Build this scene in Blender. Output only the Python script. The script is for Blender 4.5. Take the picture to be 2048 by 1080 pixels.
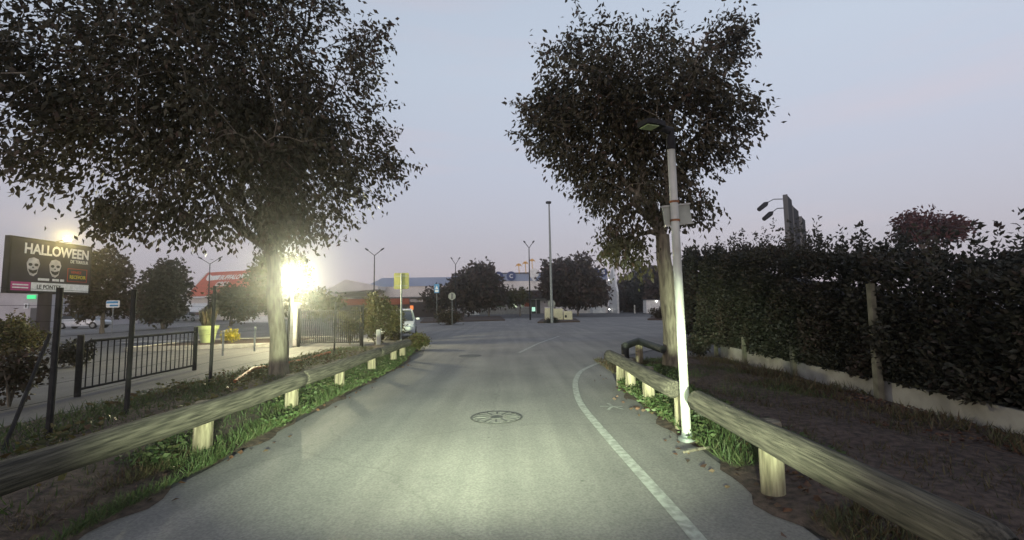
import bpy, math, random
import numpy as np
from mathutils import Vector, Matrix
random.seed(7); np.random.seed(7)
for o in list(bpy.data.objects): bpy.data.objects.remove(o)
SC = bpy.context.scene; COL = SC.collection; R = math.radians

# ------------------------------------------------------------------ camera
F = 900.0                       # focal length in pixels of a 2048 px wide frame
PITCH, ROLL, CAMH = 4.7, -0.8, 1.5
CM = Matrix.Rotation(R(90 + PITCH), 3, 'X') @ Matrix.Rotation(R(ROLL), 3, 'Z')
cd = bpy.data.cameras.new('camera'); cam = bpy.data.objects.new('camera', cd); COL.objects.link(cam)
cam.location = (0, 0, CAMH); cam.rotation_euler = CM.to_euler()
cd.sensor_width = 36; cd.lens = 36 * F / 2048; cd.clip_start = .05; cd.clip_end = 3000
SC.camera = cam
SC.view_settings.view_transform = 'Standard'; SC.view_settings.look = 'None'
SC.view_settings.exposure = 0; SC.view_settings.gamma = 1

# ------------------------------------------------------------------ sky, sunset glow, headlights
w = bpy.data.worlds.new('World'); SC.world = w; w.use_nodes = True
nt = w.node_tree; nt.nodes.clear()
out = nt.nodes.new('ShaderNodeOutputWorld'); bg = nt.nodes.new('ShaderNodeBackground')
sky = nt.nodes.new('ShaderNodeTexSky'); sky.sky_type = 'NISHITA'; sky.sun_disc = False
sky.sun_elevation = R(1.0); sky.sun_rotation = R(194); sky.altitude = 50; sky.dust_density = 1.2
tc = nt.nodes.new('ShaderNodeTexCoord'); sep = nt.nodes.new('ShaderNodeSeparateXYZ')
nt.links.new(tc.outputs['Generated'], sep.inputs[0])
rp = nt.nodes.new('ShaderNodeValToRGB')       # dusk colours by elevation
els = rp.color_ramp.elements
els[0].position = 0.0; els[0].color = (.49, .455, .535, 1)
els[1].position = .9; els[1].color = (.25, .31, .42, 1)
for p, c in ((.12, (.50, .485, .575, 1)), (.28, (.515, .545, .66, 1)), (.47, (.535, .60, .715, 1)), (.62, (.50, .57, .69, 1))):
    e = els.new(p); e.color = c
nt.links.new(sep.outputs[2], rp.inputs[0])
# thin rosy cloud streaks low in the sky
mp = nt.nodes.new('ShaderNodeMapping'); mp.inputs['Scale'].default_value = (1.2, 1.2, 9)
nt.links.new(tc.outputs['Generated'], mp.inputs[0])
cn = nt.nodes.new('ShaderNodeTexNoise'); cn.inputs['Scale'].default_value = 2.2; cn.inputs['Detail'].default_value = 6
nt.links.new(mp.outputs[0], cn.inputs[0])
cr = nt.nodes.new('ShaderNodeValToRGB'); cr.color_ramp.elements[0].position = .5; cr.color_ramp.elements[1].position = .8
cr.color_ramp.elements[0].color = (0, 0, 0, 1); cr.color_ramp.elements[1].color = (.38, .38, .38, 1)
nt.links.new(cn.outputs[0], cr.inputs[0])
mc = nt.nodes.new('ShaderNodeMixRGB'); mc.inputs[2].default_value = (.66, .55, .60, 1)
nt.links.new(cr.outputs[0], mc.inputs[0]); nt.links.new(rp.outputs[0], mc.inputs[1])
ew = nt.nodes.new('ShaderNodeMapRange'); ew.inputs[1].default_value = -1; ew.inputs[2].default_value = 1; ew.inputs[3].default_value = .97; ew.inputs[4].default_value = 1.16
nt.links.new(sep.outputs[0], ew.inputs[0])
sm = nt.nodes.new('ShaderNodeMixRGB'); sm.blend_type = 'ADD'; sm.inputs[0].default_value = .05
nt.links.new(mc.outputs[0], sm.inputs[1]); nt.links.new(sky.outputs[0], sm.inputs[2])
nt.links.new(sm.outputs[0], bg.inputs[0]); 
bs = nt.nodes.new('ShaderNodeMath'); bs.operation = 'MULTIPLY'; bs.inputs[1].default_value = .90; nt.links.new(ew.outputs[0], bs.inputs[0]); nt.links.new(bs.outputs[0], bg.inputs[1])
nt.links.new(bg.outputs[0], out.inputs[0])
sl = bpy.data.lights.new('sunset_glow', 'SUN'); sl.energy = .95; sl.angle = R(25); sl.color = (1, .88, .84)  # added for the sunset glow behind the camera, brightens the facades
so = bpy.data.objects.new('sunset_glow', sl); COL.objects.link(so); so.rotation_euler = (R(83), 0, R(-14))
for hx in (-.62, .62):                           # the two dipped headlamps of the car the photo is taken from
    for en, size, pit, wide in ((110, 84, 15, 1.4), (7400, 34, 1.2, 2.6)):      # near flood and the flat wide beam ahead
        hl = bpy.data.lights.new('headlamp', 'SPOT'); hl.energy = en; hl.spot_size = R(size); hl.spot_blend = 1
        hl.shadow_soft_size = .06; hl.color = (.82, 1.0, .66)
        ho = bpy.data.objects.new('headlamp', hl); COL.objects.link(ho); ho.location = (hx - .1, .4, .80)
        ho.rotation_euler = (R(90 - pit), 0, R(3.5)); ho.scale = (wide, 1, 1)

# ------------------------------------------------------------------ geometry of the view used to lay the place out
def ray(px, py): return CM @ Vector(((px - 1024) / F, (540 - py) / F, -1))
CO = Vector((0, 0, CAMH))
def G(px, py, z=0.0):
    d = ray(px, py); return CO + d * ((z - CAMH) / d.z)
def P(px, py, D):
    d = ray(px, py); return CO + d * (D / d.y)

# ------------------------------------------------------------------ materials
def mat(name, c1, c2=None, rough=.8, scale=6, detail=4, bump=0, metal=0, stretch=(1, 1, 1), emit=None, es=0, bscale=None, spec=.3, lo=.35, hi=.65, coat=0):
    m = bpy.data.materials.new(name); m.use_nodes = True; t = m.node_tree; b = t.nodes['Principled BSDF']
    b.inputs['Roughness'].default_value = rough; b.inputs['Metallic'].default_value = metal
    b.inputs['Specular IOR Level'].default_value = spec; b.inputs['Coat Weight'].default_value = coat
    c2 = c2 or tuple(x * .8 for x in c1)
    co = t.nodes.new('ShaderNodeTexCoord'); ma = t.nodes.new('ShaderNodeMapping'); ma.inputs['Scale'].default_value = stretch
    t.links.new(co.outputs['Object'], ma.inputs[0])
    n = t.nodes.new('ShaderNodeTexNoise'); n.inputs['Scale'].default_value = scale; n.inputs['Detail'].default_value = detail
    t.links.new(ma.outputs[0], n.inputs[0])
    r = t.nodes.new('ShaderNodeValToRGB'); r.color_ramp.elements[0].position = lo; r.color_ramp.elements[1].position = hi
    r.color_ramp.elements[0].color = (*c2, 1); r.color_ramp.elements[1].color = (*c1, 1)
    t.links.new(n.outputs[0], r.inputs[0]); t.links.new(r.outputs[0], b.inputs['Base Color'])
    if bump:
        n2 = t.nodes.new('ShaderNodeTexNoise'); n2.inputs['Scale'].default_value = bscale or scale * 4; n2.inputs['Detail'].default_value = 5
        t.links.new(ma.outputs[0], n2.inputs[0])
        bp = t.nodes.new('ShaderNodeBump'); bp.inputs['Strength'].default_value = bump; bp.inputs['Distance'].default_value = .02
        t.links.new(n2.outputs[0], bp.inputs['Height']); t.links.new(bp.outputs[0], b.inputs['Normal'])
    if emit:
        b.inputs['Emission Color'].default_value = (*emit, 1); b.inputs['Emission Strength'].default_value = es
    return m

def leafmat(name, cols, transl=.25):
    m = bpy.data.materials.new(name); m.use_nodes = True; t = m.node_tree; t.nodes.clear()
    o = t.nodes.new('ShaderNodeOutputMaterial'); a = t.nodes.new('ShaderNodeAttribute'); a.attribute_name = 'rnd'
    r = t.nodes.new('ShaderNodeValToRGB'); e = r.color_ramp.elements
    e[0].position = 0; e[0].color = (*cols[0], 1); e[1].position = 1; e[1].color = (*cols[-1], 1)
    for i, c in enumerate(cols[1:-1]):
        q = e.new((i + 1) / (len(cols) - 1)); q.color = (*c, 1)
    t.links.new(a.outputs['Fac'], r.inputs[0])
    d = t.nodes.new('ShaderNodeBsdfPrincipled'); d.inputs['Roughness'].default_value = .55; d.inputs['Specular IOR Level'].default_value = .25
    tr = t.nodes.new('ShaderNodeBsdfTranslucent'); mx = t.nodes.new('ShaderNodeMixShader'); mx.inputs[0].default_value = transl
    t.links.new(r.outputs[0], d.inputs['Base Color']); t.links.new(r.outputs[0], tr.inputs[0])
    t.links.new(d.outputs[0], mx.inputs[1]); t.links.new(tr.outputs[0], mx.inputs[2]); t.links.new(mx.outputs[0], o.inputs[0])
    return m

def asphalt(name, base, dark):
    m = bpy.data.materials.new(name); m.use_nodes = True; t = m.node_tree; b = t.nodes['Principled BSDF']
    b.inputs['Roughness'].default_value = .78; b.inputs['Specular IOR Level'].default_value = .35
    co = t.nodes.new('ShaderNodeTexCoord')
    def noise(s, d, stretch=None):
        n = t.nodes.new('ShaderNodeTexNoise'); n.inputs['Scale'].default_value = s; n.inputs['Detail'].default_value = d
        if stretch:
            ma = t.nodes.new('ShaderNodeMapping'); ma.inputs['Scale'].default_value = stretch
            t.links.new(co.outputs['Object'], ma.inputs[0]); t.links.new(ma.outputs[0], n.inputs[0])
        else: t.links.new(co.outputs['Object'], n.inputs[0])
        return n
    def ramp(n, p0, c0, p1, c1):
        r = t.nodes.new('ShaderNodeValToRGB'); r.color_ramp.elements[0].position = p0; r.color_ramp.elements[1].position = p1
        r.color_ramp.elements[0].color = (*c0, 1); r.color_ramp.elements[1].color = (*c1, 1); t.links.new(n.outputs[0], r.inputs[0]); return r
    def mul(a, b2, f=1):
        x = t.nodes.new('ShaderNodeMixRGB'); x.blend_type = 'MULTIPLY'; x.inputs[0].default_value = f
        t.links.new(a.outputs[0], x.inputs[1]); t.links.new(b2.outputs[0], x.inputs[2]); return x
    grain = noise(52, 7); a = ramp(grain, .34, dark, .66, base)
    blot = noise(.55, 5); c = mul(a, ramp(blot, .3, (.80, .80, .82), .7, (1.12, 1.12, 1.1)))
    trk = noise(1.6, 4, (1.6, .09, 1)); c = mul(c, ramp(trk, .35, (.82, .82, .82), .65, (1.08, 1.08, 1.06)))
    vo = t.nodes.new('ShaderNodeTexVoronoi'); vo.inputs['Scale'].default_value = 2.3; t.links.new(co.outputs['Object'], vo.inputs[0])
    c = mul(c, ramp(vo, .02, (.45, .45, .45), .06, (1, 1, 1)))               # small tar spots
    v2 = t.nodes.new('ShaderNodeTexVoronoi'); v2.feature = 'DISTANCE_TO_EDGE'; v2.inputs['Scale'].default_value = .42     # hairline cracks
    wn = noise(1.7, 6); wm2 = t.nodes.new('ShaderNodeMixRGB'); wm2.inputs[0].default_value = .32
    t.links.new(co.outputs['Object'], wm2.inputs[1]); t.links.new(wn.outputs[1], wm2.inputs[2]); t.links.new(wm2.outputs[0], v2.inputs[0])
    c = mul(c, ramp(v2, .0, (.5, .5, .5), .006, (1, 1, 1)), .35)
    t.links.new(c.outputs[0], b.inputs['Base Color'])
    bp = t.nodes.new('ShaderNodeBump'); bp.inputs['Strength'].default_value = .5; bp.inputs['Distance'].default_value = .008
    t.links.new(grain.outputs[0], bp.inputs['Height']); t.links.new(bp.outputs[0], b.inputs['Normal'])
    return m

M = dict(
    road=asphalt('asphalt', (.25, .232, .218), (.165, .153, .146)),
    yard=asphalt('yard asphalt', (.14, .13, .128), (.085, .08, .08)),
    soil=mat('soil', (.115, .08, .064), (.04, .029, .025), .95, 13, 10, 1.0, bscale=45),
    line=mat('road paint', (.37, .37, .34), (.23, .225, .21), .8, 14, 10, .1, lo=.36, hi=.6),
    wood=mat('weathered log', (.125, .108, .086), (.03, .026, .021), .92, 5.5, 12, 1.0, stretch=(9, .6, 9), bscale=14, lo=.34, hi=.66),
    post=mat('pale post timber', (.29, .25, .175), (.09, .075, .05), .92, 4, 10, .6, stretch=(5, 5, .6), bscale=25),
    tar=mat('blackened rail', (.018, .018, .018), (.01, .01, .01), .6, 8, 4, .2),
    conc=mat('concrete', (.34, .32, .29), (.22, .205, .185), .9, 3, 8, .25),
    moss=mat('mossy concrete', (.17, .16, .12), (.07, .068, .05), .9, 6, 8, .3),
    kerb=mat('kerb stone', (.45, .42, .37), (.3, .28, .25), .9, 4, 6, .2),
    dmet=mat('dark painted steel', (.026, .025, .026), (.014, .013, .014), .75, 10, 3, spec=.15),
    galv=mat('galvanised steel', (.24, .25, .25), (.17, .18, .18), .5, 9, 4, metal=.4),
    wmet=mat('white painted steel', (.46, .46, .43), (.26, .255, .22), .55, 5, 9, spec=.4, stretch=(1, 1, .4)),
    rust=mat('rusty clamp', (.25, .10, .04), (.10, .05, .03), .8, 20, 4),
    bark=mat('bark', (.19, .165, .125), (.085, .07, .055), .92, 6, 8, .7, stretch=(3, 3, .5), bscale=18),
    stone=mat('grey board back', (.30, .31, .27), (.22, .23, .2), .7, 6, 4),
    olive=mat('olive sign back', (.20, .195, .065), (.14, .135, .05), .6, 4, 3),
    white=mat('white paint', (.75, .74, .72), (.62, .61, .6), .5, 2, 4),
    black=mat('black rubber', (.015, .015, .015), None, .8),
    glass=mat('dark window', (.02, .024, .028), None, .12, spec=.6),
    planter=mat('lime glazed pot', (.38, .43, .20), (.30, .35, .16), .5, 3, 3),
    redroof=mat('red roof cladding', (.50, .10, .055), (.40, .08, .045), .6, 1.2, 5),
    cream=mat('cream wall', (.74, .68, .63), (.64, .58, .54), .8, .5, 4),
    bluegrey=mat('blue grey cladding', (.30, .33, .42), (.26, .29, .37), .6, .3, 4),
    dgrey=mat('dark grey wall', (.12, .115, .12), (.09, .088, .09), .8, 1, 4),
    navy=mat('navy sign disc', (.02, .045, .16), (.015, .035, .13), .5, 1, 3),
    brick=mat('orange brick band', (.34, .09, .04), (.24, .06, .03), .8, 2, 5),
    dark=mat('dark brown facade', (.05, .038, .04), (.035, .028, .03), .8, 1, 4),
    grille=mat('grey plaster', (.50, .47, .48), (.42, .39, .40), .8, .6, 4),
    yellow=mat('yellow ornament', (.75, .42, .08), (.6, .33, .06), .5),
    cab=mat('cream cabinet', (.58, .54, .38), (.46, .43, .30), .7, 2, 5),
    silver=mat('silver car paint', (.42, .43, .46), None, .3, 2, 2, metal=.3, coat=.5),
    wcar=mat('white car paint', (.48, .50, .52), None, .3, 2, 2, coat=.5),
    blue=mat('blue sign face', (.05, .26, .50), None, .4),
    signwhite=mat('white sign face', (.8, .8, .8), None, .45),
    ink=mat('black lettering', (.015, .015, .015), None, .6),
    poster=mat('dark poster paper', (.035, .03, .045), (.018, .016, .02), .6, .9, 5),
    pink=mat('pink poster band', (.50, .06, .22), None, .6),
    redink=mat('red lettering', (.55, .05, .03), None, .6),
    yelink=mat('yellow lettering', (.65, .55, .04), None, .6),
    face=mat('white face paint', (.62, .60, .60), (.4, .38, .4), .6, 3, 4),
    orange=mat('orange conduit', (.38, .10, .03), (.28, .08, .03), .6, 5),
    lamp=mat('lit lamp glass', (1, 1, .9), None, .3, emit=(1, .94, .55), es=1000),
    flood=mat('lit flood lamp glass', (1, .9, .5), None, .3, emit=(1, .80, .30), es=60),
    dlens=mat('unlit lamp lens', (.28, .36, .18), (.2, .26, .13), .25, 20, 3, spec=.6),
    exitg=mat('lit green exit sign', (.05, .5, .2), None, .5, emit=(.05, .75, .25), es=1.2),
    glow=mat('lit interior', (.5, .8, .7), None, .5, emit=(.55, 1, .75), es=.9),
    warmwin=mat('lit orange window', (.6, .2, .05), None, .5, emit=(1, .25, .06), es=1.0),
    bulb=mat('lit bulb', (1, 1, 1), None, .5, emit=(1, .97, .9), es=9),
)
L = dict(
    green=leafmat('dark street tree leaves', [(.030, .030, .016), (.048, .044, .024), (.060, .050, .028), (.070, .040, .030)]),
    hedge=leafmat('hedge leaves', [(.016, .018, .013), (.026, .027, .018), (.036, .034, .024), (.048, .034, .027)], .12),
    brown=leafmat('brownish green leaves', [(.032, .030, .018), (.050, .040, .026), (.070, .042, .032), (.060, .055, .03)]),
    red=leafmat('red autumn leaves', [(.07, .022, .018), (.10, .032, .028), (.06, .032, .024)]),
    lush=leafmat('fresh weeds', [(.038, .062, .022), (.055, .085, .03), (.075, .10, .042), (.085, .085, .04)], .25),
    dry=leafmat('dry grass', [(.055, .06, .03), (.10, .085, .045), (.085, .05, .032), (.05, .065, .03)], .2),
    litter=leafmat('fallen leaves', [(.07, .036, .024), (.11, .055, .036), (.06, .036, .028), (.13, .09, .055)], .1),
    yel=leafmat('yellow shrub leaves', [(.30, .24, .02), (.42, .32, .03), (.22, .22, .03)]),
    ivy=leafmat('overgrown ivy leaves', [(.045, .05, .018), (.075, .075, .026), (.10, .085, .03), (.08, .05, .03)]),
)

# ------------------------------------------------------------------ object helpers
XF = {}
def tag(o, label=None, cat=None, group=None, kind=None):
    if label: o['label'] = label
    if cat: o['category'] = cat
    if group: o['group'] = group
    if kind: o['kind'] = kind
    return o
def thing(name, label, cat, loc=(0, 0, 0), rz=0, group=None):
    o = bpy.data.objects.new(name, None); COL.objects.link(o); o.empty_display_size = .2
    o.location = loc; o.rotation_euler = (0, 0, rz)
    XF[o.name] = Matrix.Translation(Vector(loc)) @ Matrix.Rotation(rz, 4, 'Z')
    return tag(o, label, cat, group)
class MB:
    def __init__(s): s.v = []; s.f = []
    def add(s, v, f):
        n = len(s.v); s.v += [tuple(q) for q in v]; s.f += [tuple(i + n for i in q) for q in f]; return s
    def box(s, c, d, rz=0, taper=1.0, bev=0):
        cx, cy, cz = c; hx, hy, hz = d[0] / 2, d[1] / 2, d[2] / 2; ca, sa = math.cos(rz), math.sin(rz)
        def T(x, y, z): return (cx + x * ca - y * sa, cy + x * sa + y * ca, cz + z)
        if bev:
            lv = [(-hz, 1 - bev / max(hx, 1e-6), 1 - bev / max(hy, 1e-6)), (-hz + bev, 1, 1), (hz - bev, 1, 1), (hz, 1 - bev / max(hx, 1e-6), 1 - bev / max(hy, 1e-6))]
        else: lv = [(-hz, 1, 1), (hz, taper, taper)]
        v = []
        for z, kx, ky in lv:
            bx, by = min(bev, hx * .4), min(bev, hy * .4); X, Y = hx * kx, hy * ky
            ring = [(-X + bx, -Y), (X - bx, -Y), (X, -Y + by), (X, Y - by), (X - bx, Y), (-X + bx, Y), (-X, Y - by), (-X, -Y + by)] if bev else [(-X, -Y), (X, -Y), (X, Y), (-X, Y)]
            v += [T(a, b, z) for a, b in ring]
        k = 8 if bev else 4; n = len(lv); f = [tuple(range(k))[::-1], tuple(range((n - 1) * k, n * k))]
        for i in range(n - 1):
            for j in range(k): f.append((i * k + j, i * k + (j + 1) % k, (i + 1) * k + (j + 1) % k, (i + 1) * k + j))
        return s.add(v, f)
    def tube(s, pts, rad, sides=8, cap=True, wob=0):
        pts = [Vector(p) for p in pts]; n = len(pts)
        rad = rad if isinstance(rad, (list, tuple)) else [rad] * n
        v = []; up = None
        for i, p in enumerate(pts):
            d = (pts[min(i + 1, n - 1)] - pts[max(i - 1, 0)])
            d = d.normalized() if d.length > 1e-9 else Vector((0, 0, 1))
            if up is None: up = d.orthogonal().normalized()
            up = (up - d * up.dot(d)); up = up.normalized() if up.length > 1e-6 else d.orthogonal().normalized()
            sd = d.cross(up)
            for k in range(sides):
                a = 2 * math.pi * k / sides; rr = rad[i] * (1 + (random.uniform(-wob, wob) if wob else 0))
                v.append(p + up * math.cos(a) * rr + sd * math.sin(a) * rr)
        f = []
        for i in range(n - 1):
            for k in range(sides):
                f.append((i * sides + k, i * sides + (k + 1) % sides, (i + 1) * sides + (k + 1) % sides, (i + 1) * sides + k))
        if cap: f += [tuple(range(sides))[::-1], tuple(range((n - 1) * sides, n * sides))]
        return s.add(v, f)
    def lathe(s, c, prof, sides=24):
        v = []; n = len(prof)
        for r, z in prof:
            for k in range(sides):
                a = 2 * math.pi * k / sides; v.append((c[0] + r * math.cos(a), c[1] + r * math.sin(a), c[2] + z))
        f = [(i * sides + k, i * sides + (k + 1) % sides, (i + 1) * sides + (k + 1) % sides, (i + 1) * sides + k) for i in range(n - 1) for k in range(sides)]
        f += [tuple(range(sides))[::-1], tuple(range((n - 1) * sides, n * sides))]
        return s.add(v, f)
    def ball(s, c, r, seg=16, rings=10, jit=0):
        v = []; rx, ry, rz_ = r if isinstance(r, (tuple, list)) else (r, r, r)
        for i in range(1, rings):
            t = math.pi * i / rings
            for k in range(seg):
                a = 2 * math.pi * k / seg; q = 1 + random.uniform(-jit, jit)
                v.append((c[0] + rx * q * math.sin(t) * math.cos(a), c[1] + ry * q * math.sin(t) * math.sin(a), c[2] + rz_ * q * math.cos(t)))
        v += [(c[0], c[1], c[2] + rz_), (c[0], c[1], c[2] - rz_)]; T, B = len(v) - 2, len(v) - 1
        f = [(i * seg + k, (i + 1) * seg + k, (i + 1) * seg + (k + 1) % seg, i * seg + (k + 1) % seg) for i in range(rings - 2) for k in range(seg)]
        f += [(T, k, (k + 1) % seg) for k in range(seg)] + [(B, (rings - 2) * seg + (k + 1) % seg, (rings - 2) * seg + k) for k in range(seg)]
        return s.add(v, f)
    def slab(s, pts, off):                       # polygon pts extruded by the vector off
        n = len(pts); off = Vector(off); v = [Vector(p) for p in pts] + [Vector(p) + off for p in pts]
        f = [tuple(range(n))[::-1], tuple(range(n, 2 * n))] + [(i, (i + 1) % n, n + (i + 1) % n, n + i) for i in range(n)]
        return s.add(v, f)
    def sheet(s, pts): return s.add(pts, [tuple(range(len(pts)))])
    def build(s, name, m, parent=None, world=False, smooth=True):
        me = bpy.data.meshes.new(name); v = s.v
        if world and parent is not None:
            iv = XF[parent.name].inverted(); v = [iv @ Vector(q) for q in v]
        me.from_pydata([tuple(q) for q in v], [], s.f); me.materials.append(m); me.update()
        import bmesh
        bm = bmesh.new(); bm.from_mesh(me); bmesh.ops.recalc_face_normals(bm, faces=bm.faces); bm.to_mesh(me); bm.free()
        if smooth:
            me.shade_smooth()
            try: me.set_sharp_from_angle(angle=R(40))
            except Exception: pass
        o = bpy.data.objects.new(name, me); COL.objects.link(o)
        if parent is not None:
            o.parent = parent; XF[o.name] = XF.get(parent.name, Matrix()) 
        return o
def struct(name, mb, m, **k):
    o = mb.build(name, m, smooth=k.get('smooth', False)); o['kind'] = 'structure'; return o
def copy_tree(o, parent=None):
    c = o.copy(); COL.objects.link(c)
    if parent is not None: c.parent = parent
    for ch in list(o.children): copy_tree(ch, c)
    return c
def basis(o, u, v):  return lambda x, y, z=0: Vector(o) + Vector(u) * x + Vector(v) * y + Vector(u).cross(Vector(v)) * z
def text(s, size, shear=0, bold=0):
    c = bpy.data.curves.new('t', 'FONT'); c.body = s; c.size = size; c.shear = shear; c.offset = bold; c.extrude = .004; c.align_x = 'LEFT'; c.resolution_u = 3
    o = bpy.data.objects.new('t', c); COL.objects.link(o); dg = bpy.context.evaluated_depsgraph_get()
    me = bpy.data.meshes.new_from_object(o.evaluated_get(dg)); v = [tuple(q.co) for q in me.vertices]; f = [tuple(p.vertices) for p in me.polygons]
    bpy.data.objects.remove(o); bpy.data.meshes.remove(me); return v, f
def lettering(mb, s, B, x, y, width, height, lift=.02, shear=0, bold=0):
    v, f = text(s, 1, shear, bold); xs = [q[0] for q in v]; ys = [q[1] for q in v]
    x0, x1, y0, y1 = min(xs), max(xs), min(ys), max(ys)
    mb.add([B(x + (q[0] - x0) / (x1 - x0) * width, y + (q[1] - y0) / (y1 - y0) * height, lift + q[2]) for q in v], f); return mb

def leaf_mesh(name, pos, dirs, size, m, parent=None, aspect=.5, kind=None, rnd=None, jitter=.3):
    """one folded kite per leaf; pos, dirs: (n,3) in world space"""
    n = len(pos); pos = np.asarray(pos, float); d = np.asarray(dirs, float)
    d /= np.linalg.norm(d, axis=1)[:, None] + 1e-9
    rv = np.random.normal(size=(n, 3)); sd = np.cross(d, rv); sd /= np.linalg.norm(sd, axis=1)[:, None] + 1e-9
    nn = np.cross(sd, d); sz = size * (1 + np.random.uniform(-jitter, jitter, n))[:, None]
    a = pos; b = pos + d * sz * .45 + sd * sz * aspect * .5 + nn * sz * .10
    c = pos + d * sz - nn * sz * .05; e = pos + d * sz * .45 - sd * sz * aspect * .5 + nn * sz * .10
    V = np.stack([a, b, c, e], 1).reshape(-1, 3)
    if parent is not None:
        iv = np.array(XF[parent.name].inverted()); V = V @ iv[:3, :3].T + iv[:3, 3]
    me = bpy.data.meshes.new(name); me.vertices.add(4 * n); me.vertices.foreach_set('co', V.ravel().astype(np.float32))
    me.loops.add(4 * n); me.loops.foreach_set('vertex_index', np.arange(4 * n, dtype=np.int32))
    me.polygons.add(n); me.polygons.foreach_set('loop_start', np.arange(0, 4 * n, 4, dtype=np.int32))
    at = me.attributes.new('rnd', 'FLOAT', 'FACE')
    rr = np.random.rand(n) if rnd is None else rnd
    at.data.foreach_set('value', np.clip(rr, 0, 1).astype(np.float32))
    me.materials.append(m); me.update(calc_edges=True); me.validate()
    o = bpy.data.objects.new(name, me); COL.objects.link(o)
    if parent is not None: o.parent = parent
    if kind: o['kind'] = kind
    return o
def vnoise(p, s, seed):
    rs = np.random.RandomState(seed); t = np.zeros(len(p))
    for k in range(6):
        q = rs.normal(size=3); q /= np.linalg.norm(q); t += np.sin((p @ q) * s * rs.uniform(.7, 1.6) * 2 * math.pi + rs.uniform(0, 6.28))
    return t / 6

def crown_points(lobes, n, seed, gap=-.18, gs=.45, bias=.45):
    rs = np.random.RandomState(seed); wts = np.array([l[6] if len(l) > 6 else l[3] * l[4] * l[5] for l in lobes], float); wts /= wts.sum()
    res = []
    while len(res) < n:
        m = n * 2; k = rs.choice(len(lobes), m, p=wts); Lb = np.array([l[:6] for l in lobes])[k]
        d = rs.normal(size=(m, 3)); d /= np.linalg.norm(d, axis=1)[:, None]; r = rs.rand(m) ** bias
        p = Lb[:, :3] + d * r[:, None] * Lb[:, 3:6]
        # uneven outline: each direction of each lobe has its own reach
        reach = .88 + .24 * vnoise(Lb[:, :3] * .7 + d * 1.3, .55, seed + 3)
        ok = (r < reach) & (vnoise(p, gs, seed + 9) > gap)
        res += list(p[ok])
    return np.array(res[:n])

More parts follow.
